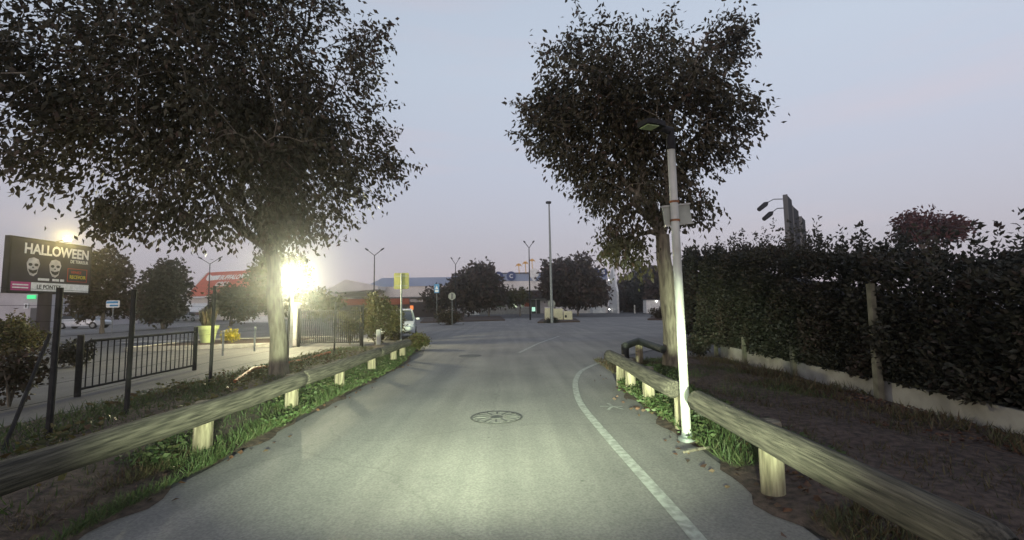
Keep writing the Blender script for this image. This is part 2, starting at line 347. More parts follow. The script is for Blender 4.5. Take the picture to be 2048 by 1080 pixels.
def tree(name, label, cat, base, fork, r0, lobes, ncl, nleaf, lsize, lmat, seed, group=None, twigs=True, spread=.28, droop=.5,
         aspect=.5, limbs=9, gap=-.18, gs=.45, bend=.0, bias=.45, branches=70, keep=None, bark=None):
    base = Vector(base); fork = Vector(fork); t = thing(name, label, cat, base, 0, group)
    C = crown_points(lobes, ncl, seed, gap, gs, bias)
    rs = np.random.RandomState(seed + 1); rnd = random.Random(seed); sprays = []
    if twigs:                                   # thin shoots that stick out past the crown
        cn_ = C.mean(0); dd = C - cn_; rr_ = np.linalg.norm(dd / dd.std(0), axis=1); cand = np.argsort(-rr_)[:int(len(C) * .4)]; extra = []
        for i in rs.choice(cand, ncl // 22, replace=False):
            d_ = dd[i] / np.linalg.norm(dd[i]) + rs.normal(size=3) * .35 + np.array([0, 0, .3]); d_ /= np.linalg.norm(d_); ln_ = rs.uniform(.25, .85); st = C[i] - d_ * .4
            sprays.append((st, C[i], C[i] + d_ * ln_)); extra += [C[i] + d_ * u_ + rs.normal(size=3) * .02 for u_ in np.arange(.1, ln_, .11)]
        C0 = C; CX = np.array(extra)
    else: C0 = C; CX = C[:0]
    mb = MB(); sides = 12 if twigs else 6
    tp = [base - Vector((0, 0, .1))]; rr = [r0 * 1.25]
    for k in range(1, 7):
        u = k / 6; p = base.lerp(fork, u) + Vector((rnd.uniform(-1, 1), rnd.uniform(-1, 1), 0)) * r0 * .18 * (k < 6); tp.append(p); rr.append(r0 * (1.02 - .3 * u))
    mb.tube(tp, rr, sides, wob=.03)
    nodes = [np.array(fork)]; nr = [rr[-1]]
    cen = C.mean(0); far = [int(rs.randint(len(C)))]; dm = np.full(len(C), 1e9)
    for k in range(limbs + branches):
        dm = np.minimum(dm, np.linalg.norm(C - C[far[-1]], axis=1)); far.append(int(dm.argmax()))
    for k, i in enumerate(far[1:]):
        tgt = C[i] * .86 + cen * .14 if k < limbs else C[i] * .96 + cen * .04
        if k < limbs: a = np.array(fork); ra = rr[-1] * .55
        else:
            N = np.array(nodes); dd = np.linalg.norm(N - tgt, axis=1) + .6 * np.maximum(0, N[:, 2] - tgt[2]); j = int(dd.argmin()); a = N[j]; ra = min(nr[j] * .6, r0 * .2)
        ln = np.linalg.norm(tgt - a); sg = max(3, int(ln / .5)) if twigs else 3; pts = []; rads = []
        for q in range(sg + 1):
            u = q / sg; p = a * (1 - u) + tgt * u; p = p + np.array([0, 0, 1.0]) * ln * .16 * math.sin(math.pi * u) + rs.normal(size=3) * ln * .025 * (0 < q < sg)
            pts.append(p); rads.append(max(ra * (1 - .8 * u), .008)); nodes.append(p); nr.append(rads[-1])
        mb.tube(pts, rads, 7 if twigs else 4, cap=False)
    for sp_ in sprays: mb.tube(sp_, [.012, .009, .003], 3, cap=False)
    if twigs:
        N = np.array(nodes)
        for c in C[::2]:
            dd = np.linalg.norm(N - c, axis=1); j = int(dd.argmin())
            if dd[j] < 1.6:
                mid = (N[j] + c) / 2 + np.array([0, 0, .06]); mb.tube([N[j], mid, c], [.011, .008, .004], 3, cap=False)
    mb.build('trunk', bark or M['bark'], t, world=True)
    n = len(C) * nleaf; cc = np.repeat(C, nleaf, 0); outw = cc - cen; outw /= np.linalg.norm(outw, axis=1)[:, None] + 1e-9
    sp = rs.normal(size=(n, 3)) * spread; sp += outw * rs.rand(n)[:, None] * spread
    pos = cc + sp; dr = outw * .5 + rs.normal(size=(n, 3)) * .55 + np.array([0, 0, -droop])
    rn = np.repeat(rs.rand(len(C)), nleaf) * .6 + rs.rand(n) * .4
    if len(CX):
        k_ = 5; p2 = np.repeat(CX, k_, 0) + rs.normal(size=(len(CX) * k_, 3)) * .045; pos = np.concatenate([pos, p2]); rn = np.concatenate([rn, rs.rand(len(p2))])
        dr = np.concatenate([dr, rs.normal(size=p2.shape) * .6 + np.array([0, 0, -.5])])
    leaf_mesh('crown', pos, dr, lsize, lmat, t, aspect, rnd=rn)
    return t
def plobe(px, py, D, rpx, rpy, rd, wt=None):
    c = P(px, py, D); k = D / F; l = (c.x, c.y, c.z, rpx * k, rd, rpy * k); return l + ((wt,) if wt else ())

# ================================================================== SETTING
g = MB(); g.sheet([(-900, -60, -.03), (900, -60, -.03), (900, 1500, -.03), (-900, 1500, -.03)]); struct('ground', g, M['yard'])
rd = MB()
left_edge = [(-2.95, -6), (-2.95, 12), (-2.9, 14.6), (-3.4, 16.4), (-5.5, 18.2), (-9, 27), (-60, 30)]
right_edge = [(60, 31), (13, 24), (6, 18.0), (3.4, 14.5), (2.25, 11.2), (1.95, 8.6), (1.95, -6)]
rd.sheet([(x, y, -.012) for x, y in [(-2.95, -6), (-2.95, 12), (-2.9, 14.6), (-3.3, 17), (-5.0, 24), (-90, 26), (-90, 60), (90, 60), (90, 26), (13, 22), (6, 17.0), (3.4, 13.8), (2.25, 10.4), (1.95, 8.6), (1.95, -6)]])
struct('road', rd, M['road'])

def strip(pts, wd, z=-.006):
    m = MB(); v = []; f = []; n = len(pts)
    for i, p in enumerate(pts):
        a = Vector(pts[max(i - 1, 0)]); b = Vector(pts[min(i + 1, n - 1)]); d = (b - a).normalized(); s = Vector((d.y, -d.x))
        wi = wd[i] if isinstance(wd, list) else wd
        v += [(p[0] - s.x * wi / 2, p[1] - s.y * wi / 2, z), (p[0] + s.x * wi / 2, p[1] + s.y * wi / 2, z)]
    for i in range(n - 1): f.append((2 * i, 2 * i + 1, 2 * i + 3, 2 * i + 2))
    return m.add(v, f)
def spline(pts, k=8):
    pts = [np.array(p, float) for p in pts]; pts = [2 * pts[0] - pts[1]] + pts + [2 * pts[-1] - pts[-2]]; r = []
    for i in range(1, len(pts) - 2):
        for j in range(k):
            t = j / k; a, b, c, d = pts[i - 1:i + 3]
            r.append(tuple(.5 * (2 * b + (c - a) * t + (2 * a - 5 * b + 4 * c - d) * t * t + (3 * b - a - 3 * c + d) * t ** 3)))
    return r + [tuple(pts[-2])]
gp = lambda *l: [tuple(G(x, y))[:2] for x, y in l]
ln = spline([(1.17, -2), (1.19, 1.5)] + gp((1400, 1080), (1285, 950), (1215, 872), (1165, 812), (1152, 780), (1153, 756), (1172, 736), (1235, 711)), 8)
struct('edge_line_marking', strip(ln, .105), M['line'])
struct('dash_line_marking', strip(gp((1038, 705), (1075, 687), (1118, 672)), .11), M['line'])
struct('give_way_line_marking', strip(gp((1120, 664.5), (1250, 664.5), (1392, 664)), .17), M['line'])
struct('far_line_marking', strip(gp((872, 649), (985, 648.5)), .3), M['line'])
struct('parking_line_marking', strip(gp((1010, 648), (1074, 647.4)), .3), M['line'])
# painted walking figure on the footway
fx, fy = G(1222, 812).x, G(1222, 812).y
fm = MB()
for a, b in (((-.16, .02), (.17, -.01)), ((0, .22), (.02, 0)), ((.02, 0), (-.10, -.24)), ((.02, 0), (.14, -.22))):
    q = strip([(fx + a[0], fy + a[1]), (fx + b[0], fy + b[1])], .045, -.005); fm.add(q.v, q.f); 
fm.v = [(x, y, z + .0006 * (i // 4)) for i, (x, y, z) in enumerate(fm.v)]
struct('walking_figure_marking', fm, M['line'])

# verges: earth banks with ragged edges
def verge(name, xin, xout, y0, y1, h, seed, m):
    rs = np.random.RandomState(seed); ny = int((y1 - y0) / .18); nx = 14; v = []; f = []
    ph = rs.uniform(0, 6, 6)
    for i in range(ny + 1):
        y = y0 + (y1 - y0) * i / ny; xi = xin(y) + .07 * math.sin(y * 3.1 + ph[0]) + .05 * math.sin(y * 7.7 + ph[1]) + rs.normal() * .018; xo = xout(y)
        for j in range(nx + 1):
            u = j / nx; x = xi + (xo - xi) * u
            z = -.008 + min(1, u * 7) * .035 + h(u, y) + .02 * math.sin(x * 4.1 + y * 2.3 + ph[2]) * (u > .1) + rs.normal() * .008 * (u > .05)
            v.append((x, y, z if 0 < i < ny else -.04))
    for i in range(ny):
        for j in range(nx): a = i * (nx + 1) + j; f.append((a, a + 1, a + nx + 2, a + nx + 1))
    mb = MB().add(v, f); o = mb.build(name, m); o['kind'] = 'structure'; return o
def hl(u, y): return .10 * math.sin(min(1, u * 1.3) * math.pi) 
verge('left_verge', lambda y: -2.95 - max(0, y - 12) * .12, lambda y: -6.6 - max(0, y - 6) * .02, -2, 17.5, hl, 3, M['soil'])
verge('right_verge', lambda y: 1.92 + max(0, y - 8.2) ** 1.5 * .22, lambda y: 5.75, -3, 12.6, lambda u, y: .06 * math.sin(min(1, u * 1.1) * math.pi), 4, M['soil'])

# ------------------------------------------------------------------ grass and weeds
def region_pts(n, xf, y0, y1, rs, dens=None):
    y = rs.uniform(y0, y1, n); u = rs.rand(n); x = np.array([xf(yy, uu) for yy, uu in zip(y, u)]); p = np.stack([x, y, np.full(n, .02)], 1)
    if dens is not None: p = p[dens(p)]
    return p
def blades(name, p, hgt, m, rs, lean=.6, aspect=.075, k=1):
    n = len(p); d = rs.normal(size=(n, 3)) * lean; d[:, 2] = 1; return leaf_mesh(name, p, d, hgt, m, None, aspect, 'stuff', jitter=.6)
rs = np.random.RandomState(5)
def dl(p): return vnoise(p, .35, 21) > -.12
def dl2(p): return vnoise(p, .5, 22) > -.05
blades('grass', region_pts(26000, lambda y, u: -2.98 - .8 * u ** 1.1 - max(0, y - 12) * .12, 4.3, 17, rs), .10, L['lush'], rs)
blades('grass', region_pts(5000, lambda y, u: -2.93 - .5 * u ** 1.5, 2.2, 4.8, rs, lambda p: vnoise(p, .6, 41) > -.1), .085, L['lush'], rs)
blades('grass', region_pts(5000, lambda y, u: -3.0 - .35 * u - .25, 1.0, 4.8, rs, dl2), .09, L['dry'], rs)
blades('grass', region_pts(26000, lambda y, u: -3.5 - 3.0 * u, 1.5, 17, rs), .13, L['lush'], rs)
blades('grass', region_pts(17000, lambda y, u: 1.95 + 1.1 * u ** 1.1 + max(0, y - 8.2) ** 1.5 * .22, 4.2, 10.8, rs), .105, L['lush'], rs)
blades('grass', region_pts(2500, lambda y, u: 2.0 + .5 * u, 2.3, 3.9, rs, dl2), .09, L['dry'], rs)
blades('grass', region_pts(30000, lambda y, u: 2.15 + 3.3 * u, 1.2, 12.4, rs, dl), .10, L['dry'], rs)
def weeds(name, p, size, m, rs, k=9, r=.10, hgt=.12):
    c = np.repeat(p, k, 0); n = len(c); a = rs.uniform(0, 6.28, n); d = np.stack([np.cos(a), np.sin(a), rs.uniform(-.1, .5, n)], 1)
    c = c + np.stack([np.cos(a) * r * rs.rand(n), np.sin(a) * r * rs.rand(n), rs.rand(n) * hgt], 1)
    return leaf_mesh(name, c, d, size, m, None, .6, 'stuff', jitter=.5)
weeds('weeds', region_pts(2200, lambda y, u: -3.0 - .75 * u - max(0, y - 12) * .12, 4.3, 15.5, rs, dl), .05, L['lush'], rs, 12)
weeds('weeds', region_pts(1700, lambda y, u: 1.98 + 1.0 * u + max(0, y - 8.2) ** 1.5 * .22, 4.3, 10.6, rs, dl), .05, L['lush'], rs, 12)
blades('grass', region_pts(12000, lambda y, u: 2.4 + 2.4 * u + max(0, y - 10) * .4, 6.2, 12.2, rs, lambda p: vnoise(p, .45, 33) > .05), .11, L['lush'], rs)
blades('grass', region_pts(7000, lambda y, u: 4.6 + 1.0 * u, 1.5, 12.2, rs, lambda p: vnoise(p, .5, 35) > 0), .14, L['dry'], rs)
weeds('weeds', region_pts(350, lambda y, u: -3.7 - 2.6 * u, 2.5, 15, rs, dl), .065, L['ivy'], rs, 16, .16, .2)
def litter(p, rs):
    a = rs.uniform(0, 6.28, len(p)); p = p + np.array([0, 0, .03]); return leaf_mesh('fallen_leaves', p, np.stack([np.cos(a), np.sin(a), rs.uniform(-.1, .3, len(p))], 1), .06, L['litter'], None, .6, 'stuff')
litter(region_pts(9000, lambda y, u: 2.2 + 3.3 * u, 1.2, 12.4, rs), rs)
litter(region_pts(1400, lambda y, u: -3.05 - 3.0 * u, 1.5, 14, rs), rs)
litter(region_pts(70, lambda y, u: 1.98 - .35 * u ** 2, 3, 10, rs) - np.array([0, 0, .045]), rs)
litter(region_pts(50, lambda y, u: -2.97 + .3 * u ** 2, 3, 13, rs) - np.array([0, 0, .045]), rs)

# ================================================================== GUARD RAILS
def log_mesh(x, ya, yb, z, r, seed):
    rnd = random.Random(seed); n = max(8, int(abs(yb - ya) / .18)); pts = []; rr = []; d = 1 if yb > ya else -1
    pts += [(x, ya, z)]; rr += [r * .80]
    for i in range(n + 1):
        u = i / n; pts.append((x + .012 * math.sin(u * 5 + seed), ya + d * .03 + (yb - ya - d * .06) * u, z + .012 * math.sin(u * 4 + seed * 2))); rr.append(r * (1 + .03 * math.sin(u * 9 + seed) + rnd.uniform(-.012, .012)))
    pts += [(x, yb, z)]; rr += [r * .80]
    return MB().tube(pts, rr, 18, wob=.012)
def rail(label, xl, xp, zc, r, logs, posts, ptop, group):
    t = thing('wooden_guard_rail', label, 'guard rail', (xp, posts[0], 0))
    for k, (a, b) in enumerate(logs): log_mesh(xl, a, b, zc, r, k + 3).build('log', M['wood'], t, world=True)
    for k, y in enumerate(posts):
        m = MB(); rp_ = .088; m.lathe((xp, y, 0), [(rp_, -.25), (rp_ * 1.02, .2), (rp_, ptop - .015), (rp_ * .9, ptop)], 18); m.build('post', M['post'], t, world=True)
    return t
rail('long weathered log guard rail along the left edge of the road', -3.08, -3.235, .505, .107,
     [(-1.1, 2.40), (2.46, 6.62), (6.68, 10.38), (10.44, 13.4)], [-1, .75, 2.45, 4.80, 6.68, 8.5, 10.42, 12.3, 13.3], .565, None)
rail('weathered log guard rail beside the white lamp pole on the right', 1.87, 2.045, .525, .105,
     [(-1.5, 1.75), (1.81, 4.72), (5.32, 8.85)], [-.2, 1.75, 3.7, 5.6, 6.95, 8.0, 8.7], .565, None)
t = thing('black_rail', 'blackened short rail on posts bending away behind the log rail end', 'guard rail', G(1275, 712))
a, b, c = P(1250, 692, 10.6), P(1277, 682, 11.3), P(1326, 699, 10.0)
MB().tube([a, b], .085, 12).build('rail', M['tar'], t, world=True)
MB().tube([b, c], .085, 12).build('rail', M['tar'], t, world=True)
MB().lathe((a.x, a.y, 0), [(.09, -.2), (.09, a.z + .04)], 14).build('post', M['tar'], t, world=True)
MB().lathe((b.x, b.y - .02, 0), [(.09, -.2), (.09, b.z - .09)], 14).build('post', M['post'], t, world=True)

# ================================================================== WHITE LAMP POLE (unlit) RIGHT
pb = G(1374, 879); top = P(1342, 296, pb.y - .02)
t = thing('lamp_post', 'white lamp post with unlit dark head standing at the log rail gap', 'street lamp', pb)
MB().tube([pb - Vector((0, 0, .1)), pb.lerp(top, .4), top], [.051, .049, .044], 18).build('pole', M['wmet'], t, world=True)
k = P(1341, 268, pb.y - .03); h0 = P(1322, 256, pb.y - .1); h1 = P(1280, 250, pb.y - .22)
MB().lathe((pb.x, pb.y, -.01), [(.095, 0), (.095, .035), (.06, .05), (.056, .09)], 18).build('base_plate', M['galv'], t, world=True)
MB().box((pb.x - .012, pb.y - .047, .48), (.055, .018, .20), bev=.006).build('hatch', M['stone'], t, world=True)
MB().tube([top - Vector((0, 0, .02)), top.lerp(k, .8)], .05, 16).build('collar', M['dmet'], t, world=True)
MB().tube([top.lerp(k, .7), k + Vector((0, 0, .04)), h0], [.045, .05, .04], 12).build('arm', M['dmet'], t, world=True)
u = (h1 - h0).normalized(); sdv = Vector((0, 0, 1)).cross(u).normalized(); nv = u.cross(sdv)
hd = MB(); pr = [(-.03, .05), (.06, .085), (.22, .10), (.27, .08)]
hd.slab([h0 + u * a_ + sdv * b_ for a_, b_ in pr] + [h0 + u * a_ - sdv * b_ for a_, b_ in pr[::-1]], nv * .055)
hb = hd.build('lamp_head', M['dmet'], t, world=True)
nd = -nv if nv.z > 0 else nv
lz = h0 + u * .17 + (nd * .004 if nd.dot(nv) < 0 else nd * .06)
le = MB(); le.slab([lz + u * x_ + sdv * y_ for x_, y_ in ((-.08, -.07), (.08, -.07), (.08, .07), (-.08, .07))], nd * .012)
o = le.build('lens', M['dlens'], hb); iv = XF[t.name].inverted(); o.data.transform(iv)
pc = P(1354, 430, pb.y + .07); rzp = R(-24)
sp = MB(); sp.box((0, 0, 0), (.36, .025, .215)); 
def place_panel(mb, c, rz, tilt): 
    Mx = Matrix.Translation(c) @ Matrix.Rotation(rz, 4, 'Z') @ Matrix.Rotation(tilt, 4, 'Y'); mb.v = [tuple(Mx @ Vector(q)) for q in mb.v]; return mb
pn = place_panel(sp, pc, R(14), R(-8)).build('panel', M['stone'], t, world=True, smooth=False)
fr = MB(); fr.box((0, -.005, .115), (.375, .04, .018)); fr.box((0, -.005, -.115), (.375, .04, .018))
place_panel(fr, pc, R(14), R(-8)); o = fr.build('edge_trim', M['wmet'], pn, smooth=False); o.data.transform(XF[t.name].inverted())
for y_ in (404, 441):
    q = P(1348 + (y_ - 404) * .06, y_, pb.y - .01); MB().tube([q - Vector((0, 0, .012)), q + Vector((0, 0, .012))], .056, 16).build('clamp', M['rust'], t, world=True)

# ================================================================== TREES LEFT AND RIGHT OF THE ROAD
tb = G(559, 759); fk = P(545, 505, tb.y)
tree('broadleaf_tree', 'huge dark leafy street tree overhanging the left rail', 'tree', (tb.x, tb.y, 0), (fk.x, fk.y, fk.z), .19,
     [plobe(430, 190, 9.2, 330, 255, 3.2), plobe(620, 300, 9.6, 175, 165, 2.0), plobe(150, 210, 7.6, 190, 165, 1.8), plobe(420, -60, 9.0, 320, 150, 2.6),
      plobe(560, 430, 9.4, 150, 60, 1.2, 2.2), plobe(340, 420, 8.6, 130, 62, 1.0, 1.9), plobe(60, 340, 7.2, 70, 50, .6, .5), plobe(222, 428, 8.2, 34, 30, .4, .35), plobe(770, 325, 9.6, 48, 42, .6, .45), plobe(700, 110, 9.6, 70, 120, 1.2, 1.2), plobe(20, 120, 7.3, 120, 130, 1.2)],
     3100, 17, .118, L['green'], 11, limbs=11, branches=150, gap=-.13, gs=.6, spread=.17, droop=.7)
rb = G(1347, 742); fk = P(1325, 470, rb.y)
tree('broadleaf_tree', 'dark leafy street tree behind the white lamp post', 'tree', (rb.x, rb.y, 0), (fk.x, fk.y, fk.z), .21,
     [plobe(1270, 235, 10.2, 200, 165, 1.9), plobe(1130, 230, 10.0, 95, 140, 1.2), plobe(1425, 230, 10.3, 92, 130, 1.2), plobe(1250, 390, 10.1, 110, 85, 1.1), plobe(1450, 90, 10.3, 48, 70, .6, .35),
      plobe(1140, 105, 10.0, 60, 55, .6, .4), plobe(1285, 110, 10.2, 150, 70, 1.0, .8), plobe(1240, 480, 10, 62, 42, .5, .3), plobe(1370, 390, 10.2, 60, 75, .7, .5), plobe(1270, 520, 10, 50, 24, .4, .1)],
     1800, 15, .122, L['green'], 23, limbs=9, branches=120, gap=-.10, gs=.7, spread=.15, droop=.75)

def simple_tree(label, px, pyb, D, lobes, ncl, lm, seed, nleaf=9, ls=None, trunk=.14, group='trees around the car parks', forkpy=None, name='broadleaf_tree', gap=-.3, ground=0):
    b = P(px, pyb, D); b = Vector((b.x, D, ground)); f = P(px, forkpy or pyb - 45, D)
    k = D / F
    return tree(name, label, 'tree', b, (b.x, D, max(f.z, .6)), trunk, [plobe(x, y, D + dz, rx, ry, rx * k * .9) for x, y, rx, ry, dz in lobes], ncl, nleaf, ls or 14 * k * .55, lm, seed, group=group, twigs=False, spread=.0055 * D, droop=.2, limbs=6, branches=18, gap=gap, gs=2.2 / max(1, 40 * k), bias=.5, aspect=.62)
simple_tree('dark bushy tree just right of the halloween billboard', 205, 655, 33, [(205, 545, 55, 48, 0), (180, 600, 45, 40, 0), (235, 600, 40, 38, 1)], 700, L['brown'], 31)
simple_tree('dark rounded tree left of the red roofed restaurant', 327, 650, 40, [(327, 580, 48, 50, 0), (338, 545, 30, 28, 0), (320, 615, 45, 30, 0)], 650, L['green'], 32)
simple_tree('low green tree in front of the red restaurant roof', 462, 640, 46, [(458, 602, 32, 27, 0), (488, 606, 28, 32, 0)], 420, L['ivy'], 33)
simple_tree('round crowned tree behind the glaring lit lamp', 545, 650, 29, [(545, 548, 46, 48, 0), (560, 590, 50, 42, 0), (592, 545, 32, 36, .5), (640, 605, 45, 30, 1)], 900, L['ivy'], 34)
simple_tree('wide dark tree before the left half of the store', 978, 631, 72, [(945, 578, 56, 40, 0), (965, 548, 30, 24, 0), (882, 597, 34, 26, 0), (986, 585, 24, 32, 0)], 1100, L['brown'], 35, ls=.62)
simple_tree('twin trunk dark tree before the right half of the store', 1156, 626, 72, [(1145, 568, 70, 46, 0), (1120, 545, 40, 28, 0), (1182, 588, 33, 30, 0), (1165, 530, 24, 20, 0)], 1150, L['brown'], 36, ls=.62)
simple_tree('small young tree in front of the store entrance', 1040, 627, 76, [(1035, 592, 22, 12, 0), (1022, 600, 14, 9, 0)], 130, L['ivy'], 37, ls=.5, trunk=.1, forkpy=604)
for i, (px, py, rx, ry, lb) in enumerate(((1256, 585, 24, 34, 'far dark tree directly beside the end wall of the store'), (1290, 572, 28, 40, 'far dark tree left of the right street tree trunk'),
        (1325, 570, 32, 44, 'far dark tree hidden behind the right street tree trunk'), (1372, 580, 30, 46, 'far dark tree between the white lamp post and the hedge'))):
    simple_tree(lb, px, 622, 105 - i * 8, [(px, py, rx, ry, 0), (px + 6, py + 22, rx, 20, 0)], 420, L['hedge'] if i % 2 else L['brown'], 40 + i, ls=.8, group='far trees behind the car park')
simple_tree('red autumn tree rising above the hedge', 1855, 600, 24, [(1855, 462, 72, 30, 0), (1835, 448, 42, 26, 0), (1900, 455, 34, 20, 0)], 420, L['red'], 47, ls=.2, forkpy=500)

# ================================================================== HEDGE, WALL, FENCE RIGHT
def hedge(label, path, h0, h1, th, n, seed, ls, core=True):
    a, b = Vector(path[0]), Vector(path[1]); rs = np.random.RandomState(seed); L_ = (b - a).length; d = (b - a) / L_; s = Vector((-d.y, d.x, 0))
    if s.x < 0: s = -s                                  # away from the road
    t = thing('hedge', label, 'hedge', (a.x, a.y, 0))
    u = rs.rand(n) ** 1.0; hh = h0 + (h1 - h0) * u; side = rs.rand(n)
    top = side < .2; end = side > .93
    along = u * L_; wd = np.where(top, rs.rand(n), np.where(end, rs.rand(n), rs.rand(n) ** 2.2 * .45)) * th
    z = np.where(top, hh - rs.rand(n) ** 2 * .35, rs.rand(n) * hh)
    along = np.where(end, L_ - rs.rand(n) ** 2 * .5, along)
    top_at = lambda q: h0 + (h1 - h0) * q / L_ + .22 * vnoise(np.stack([q, q * 0, q * 0], 1), .33, seed + 11) - .8 * np.clip((q - L_ + 1.6) / 1.6, 0, 1) ** 2
    hz = top_at(along); z = np.where(top, hz - rs.rand(n) ** 2 * .35, rs.rand(n) * hz)
    p3 = np.stack([along, z, wd], 1); bul = vnoise(p3, .55, seed) * .22 + vnoise(p3, 1.3, seed + 1) * .16
    wd = wd - bul; z = z + bul * (z > hz * .8)
    X = a.x + d.x * along + s.x * wd; Y = a.y + d.y * along + s.y * wd
    pos = np.stack([X, Y, np.maximum(z, .30 + rs.rand(n) * .25)], 1)
    out_ = np.stack([np.full(n, -s.x), np.full(n, -s.y), np.full(n, .5)], 1); out_[top] = (0, 0, 1)
    dr = out_ * .6 + rs.normal(size=(n, 3)) * .6
    # upright shoots along the top
    ns = int(L_ * 15); su = rs.rand(ns); sh = rs.uniform(.05, .75, ns) * (1 + vnoise(np.stack([su * L_, su * 0, su * 0], 1), .4, seed + 5)); kl = 40
    cu = np.repeat(su, kl); ch = np.repeat(sh, kl) * rs.rand(ns * kl); sx = np.repeat(rs.rand(ns) * th, kl); lean = np.repeat(rs.normal(size=ns) * .25, kl)
    zz = top_at(cu * L_) + ch - .05; al = cu * L_ + lean * ch + rs.normal(size=ns * kl) * .03
    q = np.stack([a.x + d.x * al + s.x * sx, a.y + d.y * al + s.y * sx, zz], 1) + rs.normal(size=(ns * kl, 3)) * .035
    pos = np.concatenate([pos, q]); dr = np.concatenate([dr, rs.normal(size=(ns * kl, 3)) * .6 + np.array([0, 0, .5])])
    rn = .5 + .5 * vnoise(pos, .6, seed + 7) + rs.normal(size=len(pos)) * .22
    leaf_mesh('foliage', pos, dr, ls, L['hedge'], t, .55, rnd=rn)
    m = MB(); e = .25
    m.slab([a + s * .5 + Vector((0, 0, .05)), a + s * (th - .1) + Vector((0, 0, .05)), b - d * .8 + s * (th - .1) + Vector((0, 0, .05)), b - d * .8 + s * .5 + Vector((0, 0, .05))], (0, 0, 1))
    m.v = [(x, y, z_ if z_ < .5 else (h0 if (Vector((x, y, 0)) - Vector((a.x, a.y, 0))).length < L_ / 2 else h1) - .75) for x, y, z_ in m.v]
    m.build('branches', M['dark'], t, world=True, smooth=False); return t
wl = [(5.38, 1.0), (5.44, 4.8), (5.72, 9.0), (6.06, 13.3)]
hedge('tall dark leafy hedge behind the low concrete wall', [(5.27, 1.0, 0), (5.98, 14.6, 0)], 1.22, 3.22, 1.7, 90000, 51, .08)
hedge('second darker hedge standing beyond the near hedge end', [(6.9, 17.5, 0), (8.1, 21.5, 0)], 3.2, 3.2, 1.4, 9000, 52, .14)
t = thing('low_wall', 'low pale concrete wall along the foot of the hedge', 'wall', (5.4, 1, 0))
wm = MB()
for (x0, y0), (x1, y1) in zip(wl[:-1], wl[1:]):
    wm.slab([(x0, y0, -.15), (x1, y1, -.15), (x1 + .14, y1, -.15), (x0 + .14, y0, -.15)], (0, 0, .15 + .31))
wm.build('wall', M['conc'], t, world=True, smooth=False)
t = thing('wire_fence', 'concrete post and wire fence in front of the hedge', 'fence', (5.6, 7, 0))
fp = []
for y in (2.1, 4.4, 6.9, 9.3, 11.6, 13.5):
    x = np.interp(y, [q[1] for q in wl], [q[0] for q in wl]) - .04; x -= .05 * (y == 6.9); fp.append((x, y)); hp_ = 1.78 if y == 6.9 else .66
    MB().box((x, y, hp_ / 2 - .1), (.085, .10, hp_ + .2), taper=.85).build('post', M['moss'], t, world=True, smooth=False)
for z in (.5, .95, 1.35, 1.68):
    MB().tube([(x + .12, y, z) for x, y in fp], .003, 5).build('wire', M['dmet'], t, world=True)
t = thing('shrub', 'dark rounded shrub at the far end of the low wall', 'shrub', G(1397, 712))
sc_ = P(1397, 690, 13.3); C = crown_points([(sc_.x, sc_.y, .34, .30, .3, .36)], 160, 61, -1)
leaf_mesh('foliage', np.repeat(C, 9, 0) + np.random.normal(size=(1440, 3)) * .05, np.random.normal(size=(1440, 3)), .09, L['hedge'], t)
MB().tube([(sc_.x, sc_.y, -.05), (sc_.x, sc_.y, .4)], .03, 6).build('stem', M['bark'], t, world=True)
# billboards seen edge on above the hedge
t = thing('billboard', 'row of tall billboard panels seen edge on above the hedge', 'billboard', (P(1570, 600, 23).x, 23, 0))
for (pa, pya, Da, pb_, Db) in ((1567, 391, 23, 1576, 24.2), (1579, 413, 25.2, 1590, 26.6), (1597, 434, 28, 1604, 29.3)):
    A = P(pa, pya, Da); B_ = P(pb_, pya, Db); zt = A.z; A.z = B_.z = zt - 3.6
    m = MB(); dd = (B_ - A).normalized(); s2 = Vector((dd.y, -dd.x, 0)) * .16; m.slab([A, B_, B_ + s2, A + s2], (0, 0, 3.6)); pn = m.build('panel', M['dmet'], t, world=True, smooth=False)
    m = MB(); m.slab([A - dd * .02 - s2 * .15, A - dd * .02 + s2 * 1.15, A - dd * .1 + s2 * 1.15, A - dd * .1 - s2 * .15], (0, 0, 3.62)); fr_ = m.build('frame', M['dgrey'], pn, smooth=False); fr_.data.transform(XF[t.name].inverted())
    c = (A + B_) / 2; MB().tube([(c.x + .1, c.y, -.1), (c.x + .1, c.y, A.z + .1)], .16, 10).build('pole', M['dmet'], t, world=True)
for (ax, ay, bx, by) in ((1566, 398, 1535, 405), (1568, 416, 1545, 424)):
    A, B_ = P(ax, ay, 23.4), P(bx, by, 23.0)
    am = MB().tube([A, A.lerp(B_, .6) + Vector((0, 0, .1)), B_], .025, 6).build('lamp_arm', M['galv'], t, world=True)
    C_ = P(bx - 17, by + 14, 22.7); hm = MB().tube([B_, B_.lerp(C_, .25), C_], [.05, .13, .11], 10).build('lamp_head', M['dmet'], am); hm.data.transform(XF[t.name].inverted())

